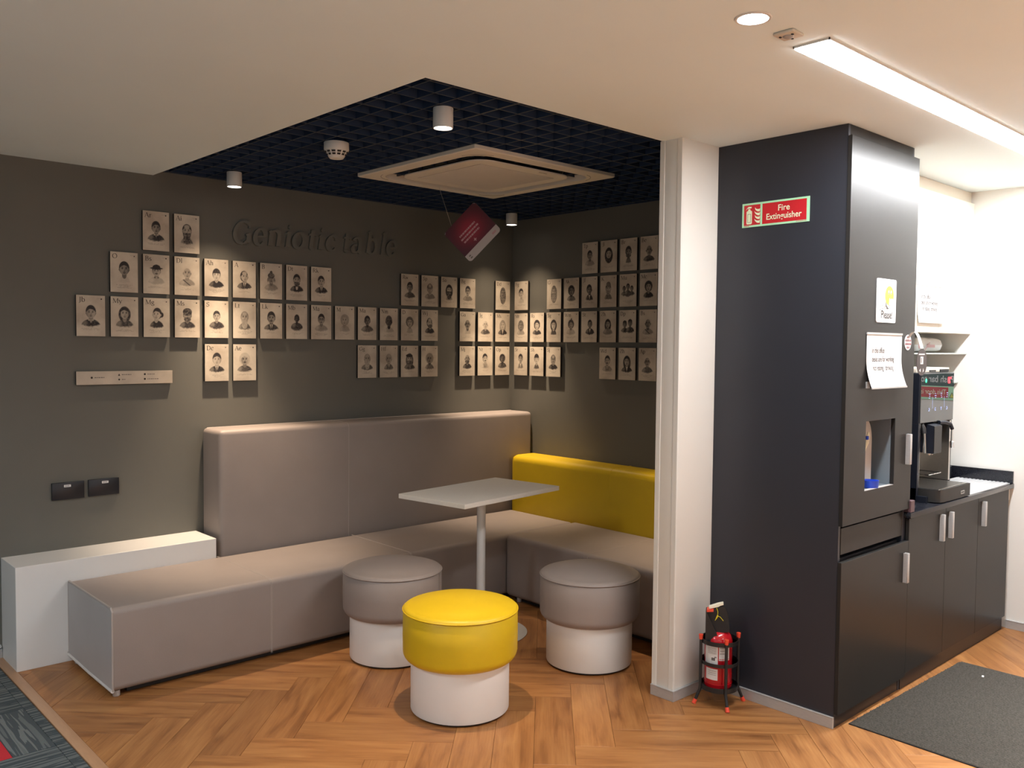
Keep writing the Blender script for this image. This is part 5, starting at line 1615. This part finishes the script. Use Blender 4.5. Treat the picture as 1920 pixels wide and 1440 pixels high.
# ================================================================== FIRE EXTINGUISHER + STAND
EX, EY = -1.320, -2.921
t = thing('extinguisher_stand', 'black tubular floor stand with red rubber tips', 'stand', (EX, EY, 0))
dirs = [Vector((-.097, .068, 0)).normalized(), Vector((-.078, -.104, 0)).normalized(), Vector((.096, -.068, 0)).normalized(), Vector((.077, .104, 0)).normalized()]
for d in dirs:
    r1 = .094
    top = (EX + d.x * r1, EY + d.y * r1)
    P = [(EX + d.x * .121, EY + d.y * .121, .010), (EX + d.x * .104, EY + d.y * .104, .050), (EX + d.x * .096, EY + d.y * .096, .068), (top[0], top[1], .085), (top[0], top[1], .320)]
    pst = MB().tube(P, .0075, 10).build('post', M['black_metal'], t)
    MB().lathe([(.001, .337), (.0105, .336), (.0105, .331), (.0088, .312), (.001, .312)], top, 14).build('cap', M['orange'], pst)
    MB().tube([(EX + d.x * .1255, EY + d.y * .1255, .0005), (EX + d.x * .1165, EY + d.y * .1165, .021)], [.0105, .0092], 12).build('rubber_foot', M['orange'], pst)
for z, hh in ((.296, .020), (.196, .016)):
    MB().lathe([(.086, z), (.0895, z), (.0895, z + hh), (.086, z + hh), (.086, z)], (EX, EY), 40).build('hoop', M['black_metal'], t)
MB().lathe([(.001, .072), (.088, .072), (.0895, .074), (.0895, .096), (.087, .096), (.087, .076), (.001, .076)], (EX, EY), 40).build('tray', M['black_metal'], t)
BXc, BYc = EX - .004, EY + .004
t = thing('fire_extinguisher', 'red fire extinguisher with black head standing in the stand', 'extinguisher', (BXc, BYc, .077))
R0 = .066
prof = [(.001, .078), (R0 - .012, .078), (R0 - .003, .082), (R0, .092), (R0, .300), (R0 - .003, .318), (R0 - .010, .335), (R0 - .022, .348), (.030, .354), (.001, .355)]
MB().lathe(prof, (BXc, BYc), 40).build('cylinder', M['red_ext'], t, smooth=50)
MB().lathe([(R0 + .001, .104), (R0 + .0012, .106), (R0 + .001, .108)], (BXc, BYc), 40).build('base_bead', M['red_ext'], t)
def curved_label(name, a0, a1, z0, z1, mat, lift=.0006, parent=t):
    n = 10; V = []; F = []
    for i in range(n + 1):
        a = math.radians(a0 + (a1 - a0) * i / n)
        for z in (z0, z1): V.append((BXc + (R0 + lift) * math.cos(a), BYc + (R0 + lift) * math.sin(a), z))
    for i in range(n): F.append((2 * i, 2 * i + 2, 2 * i + 3, 2 * i + 1))
    return MB().add(V, F).build(name, mat, parent, smooth=60)
# view direction towards the camera from the bottle is about 213.5 degrees
l1 = curved_label('label', 150, 212, .205, .290, M['paper'])
l2 = curved_label('label', 216, 262, .225, .300, M['paper'])
l3 = curved_label('label', 158, 212, .128, .182, M['paper'])
def lrow(par, a0, a1, z, h, mat, seed, lift=.0012):
    r = random.Random(seed); mb = MB(); a = a0
    while a < a1:
        w_ = r.uniform(2, 5)
        b = min(a + w_, a1); V = []
        for q in (a, b):
            qr = math.radians(q)
            for zz in (z, z + h): V.append((BXc + (R0 + lift) * math.cos(qr), BYc + (R0 + lift) * math.sin(qr), zz))
        mb.add(V, [(0, 2, 3, 1)]); a = b + 1.2
    return mb.build('print', mat, par, smooth=0)
for i in range(5): lrow(l1, 168, 206, .280 - i * .0065, .002, M['grey_ink'], i)
lrow(l1, 186, 200, .222, .014, M['ink'], 11); lrow(l1, 199, 206, .236, .006, M['ink'], 12)
for i in range(3): lrow(l2, 220, 246, .284 - i * .014, .0025, M['grey_ink'], 20 + i)
lrow(l2, 218, 260, .229, .004, M['sign_red'], 30)
for i in range(3): lrow(l3, 172, 206, .170 - i * .009, .0022, M['grey_ink'], 40 + i)
# black head
fr = Fr((BXc, BYc, 0), tuple(Vector((.55, -.835, 0)).normalized()), (0, 0, 1), tuple(Vector((-.835, -.55, 0)).normalized()))
mb = MB(); P = [(-.062, .318), (-.006, .326), (.006, .350), (.048, .356), (.050, .370), (.040, .440), (.030, .470), (.014, .478), (-.036, .458), (-.062, .452)]
mb.prism([(p[0], p[1]) for p in P], -.020, .034, 0, fr)
mb.build('head', M['black'], t, smooth=25)
mb = MB().prism([(-.062, .300), (-.012, .308), (-.006, .34), (-.062, .46)], .034, .052, 0, fr); mb.build('nozzle_horn', M['black_metal'], t, smooth=20)
MB().prism([(-.060, .448), (-.026, .452), (-.026, .462), (-.056, .460)], .0, .046, 0, fr).build('red_tab', M['orange'], t, smooth=0)
MB().prism([(-.046, .462), (-.004, .474), (.004, .480), (.020, .486), (.018, .494), (.004, .490), (-.006, .487), (-.048, .470)], .004, .036, 0, fr).build('lever', M['ivory'], t, smooth=0)
q = fr(np.array([(-.012, .470, .038), (-.006, .455, .042), (-.006, .440, .042), (-.010, .434, .043), (.006, .428, .042), (.020, .410, .038)])).tolist()
MB().tube(q, .0014, 6).build('seal', M['yel_seal'], t)
q = fr(np.array([(-.006, .436, .043), (-.010, .426, .044), (-.018, .410, .043)])).tolist()
MB().tube(q, [.003, .0035, .001], 6).build('seal_tag', M['yel_seal'], t)
MB().lathe([(.001, .004), (.011, .003), (.012, 0)], (0, 0), 16, fr=Fr((BXc + .047 * math.cos(math.radians(222)), BYc + .047 * math.sin(math.radians(222)), .334), (.7, -.7, 0), (.45, .45, .77), (-.54, -.54, .64))).build('gauge', M['orange'], t)

# ================================================================== MAT
t = thing('ribbed_mat', 'dark grey ribbed floor mat in front of the base cabinets', 'mat', (-.48, -3.85, 0))
mx0, mx1 = -1.090, .130
myb = lambda x: -3.462 - (x - mx0) * .028
mb = MB(); mb.prism([(mx0, myb(mx0)), (mx1, myb(mx1)), (mx1 + .004, -4.42), (mx0 - .01, -4.42)], .0004, .0045, 0, Fr((0, 0, 0), (1, 0, 0), (0, 1, 0), (0, 0, 1)))
mb.build('backing', M['mat_base'], t, smooth=0)
mb = MB(); n = 98; rnd = random.Random(5)
for i in range(n):
    x = mx0 + .004 + i * (mx1 - mx0 - .008) / (n - 1)
    yb = myb(x) - rnd.uniform(0, .008)
    w_ = .0031
    V = [(x - w_, yb, .0045), (x + w_, yb, .0045), (x + w_ * .4, yb, .0095), (x - w_ * .4, yb, .0095), (x - w_, -4.415, .0045), (x + w_, -4.415, .0045), (x + w_ * .4, -4.415, .0095), (x - w_ * .4, -4.415, .0095)]
    mb.add(V, [(0, 1, 2, 3), (7, 6, 5, 4), (1, 5, 6, 2), (3, 2, 6, 7), (0, 3, 7, 4)])
o = mb.build('pile_ribs', M['rib'], t, smooth=0); o['kind'] = 'stuff'
o = MB().box(-.012, .012, -.005, .005, 0, .001).build('paper_scrap', M['paper'], None, world=False); o.location = (-.02, -3.665, .0100); o.rotation_euler = (0, 0, .3)
tag(o, 'tiny white scrap of paper on the dark ribbed mat', 'scrap')
# white cable by the left wall
o = MB().tube([(-4.2, -.03, .012), (-3.95, -.035, .02), (-3.80, -.028, .052), (-3.742, -.02, .066), (-3.742, -.002, .07)], .004, 8).build('white_cable', M['white_metal'], None, world=False)
tag(o, 'thin white cable along the wall at the ledge box end', 'cable')
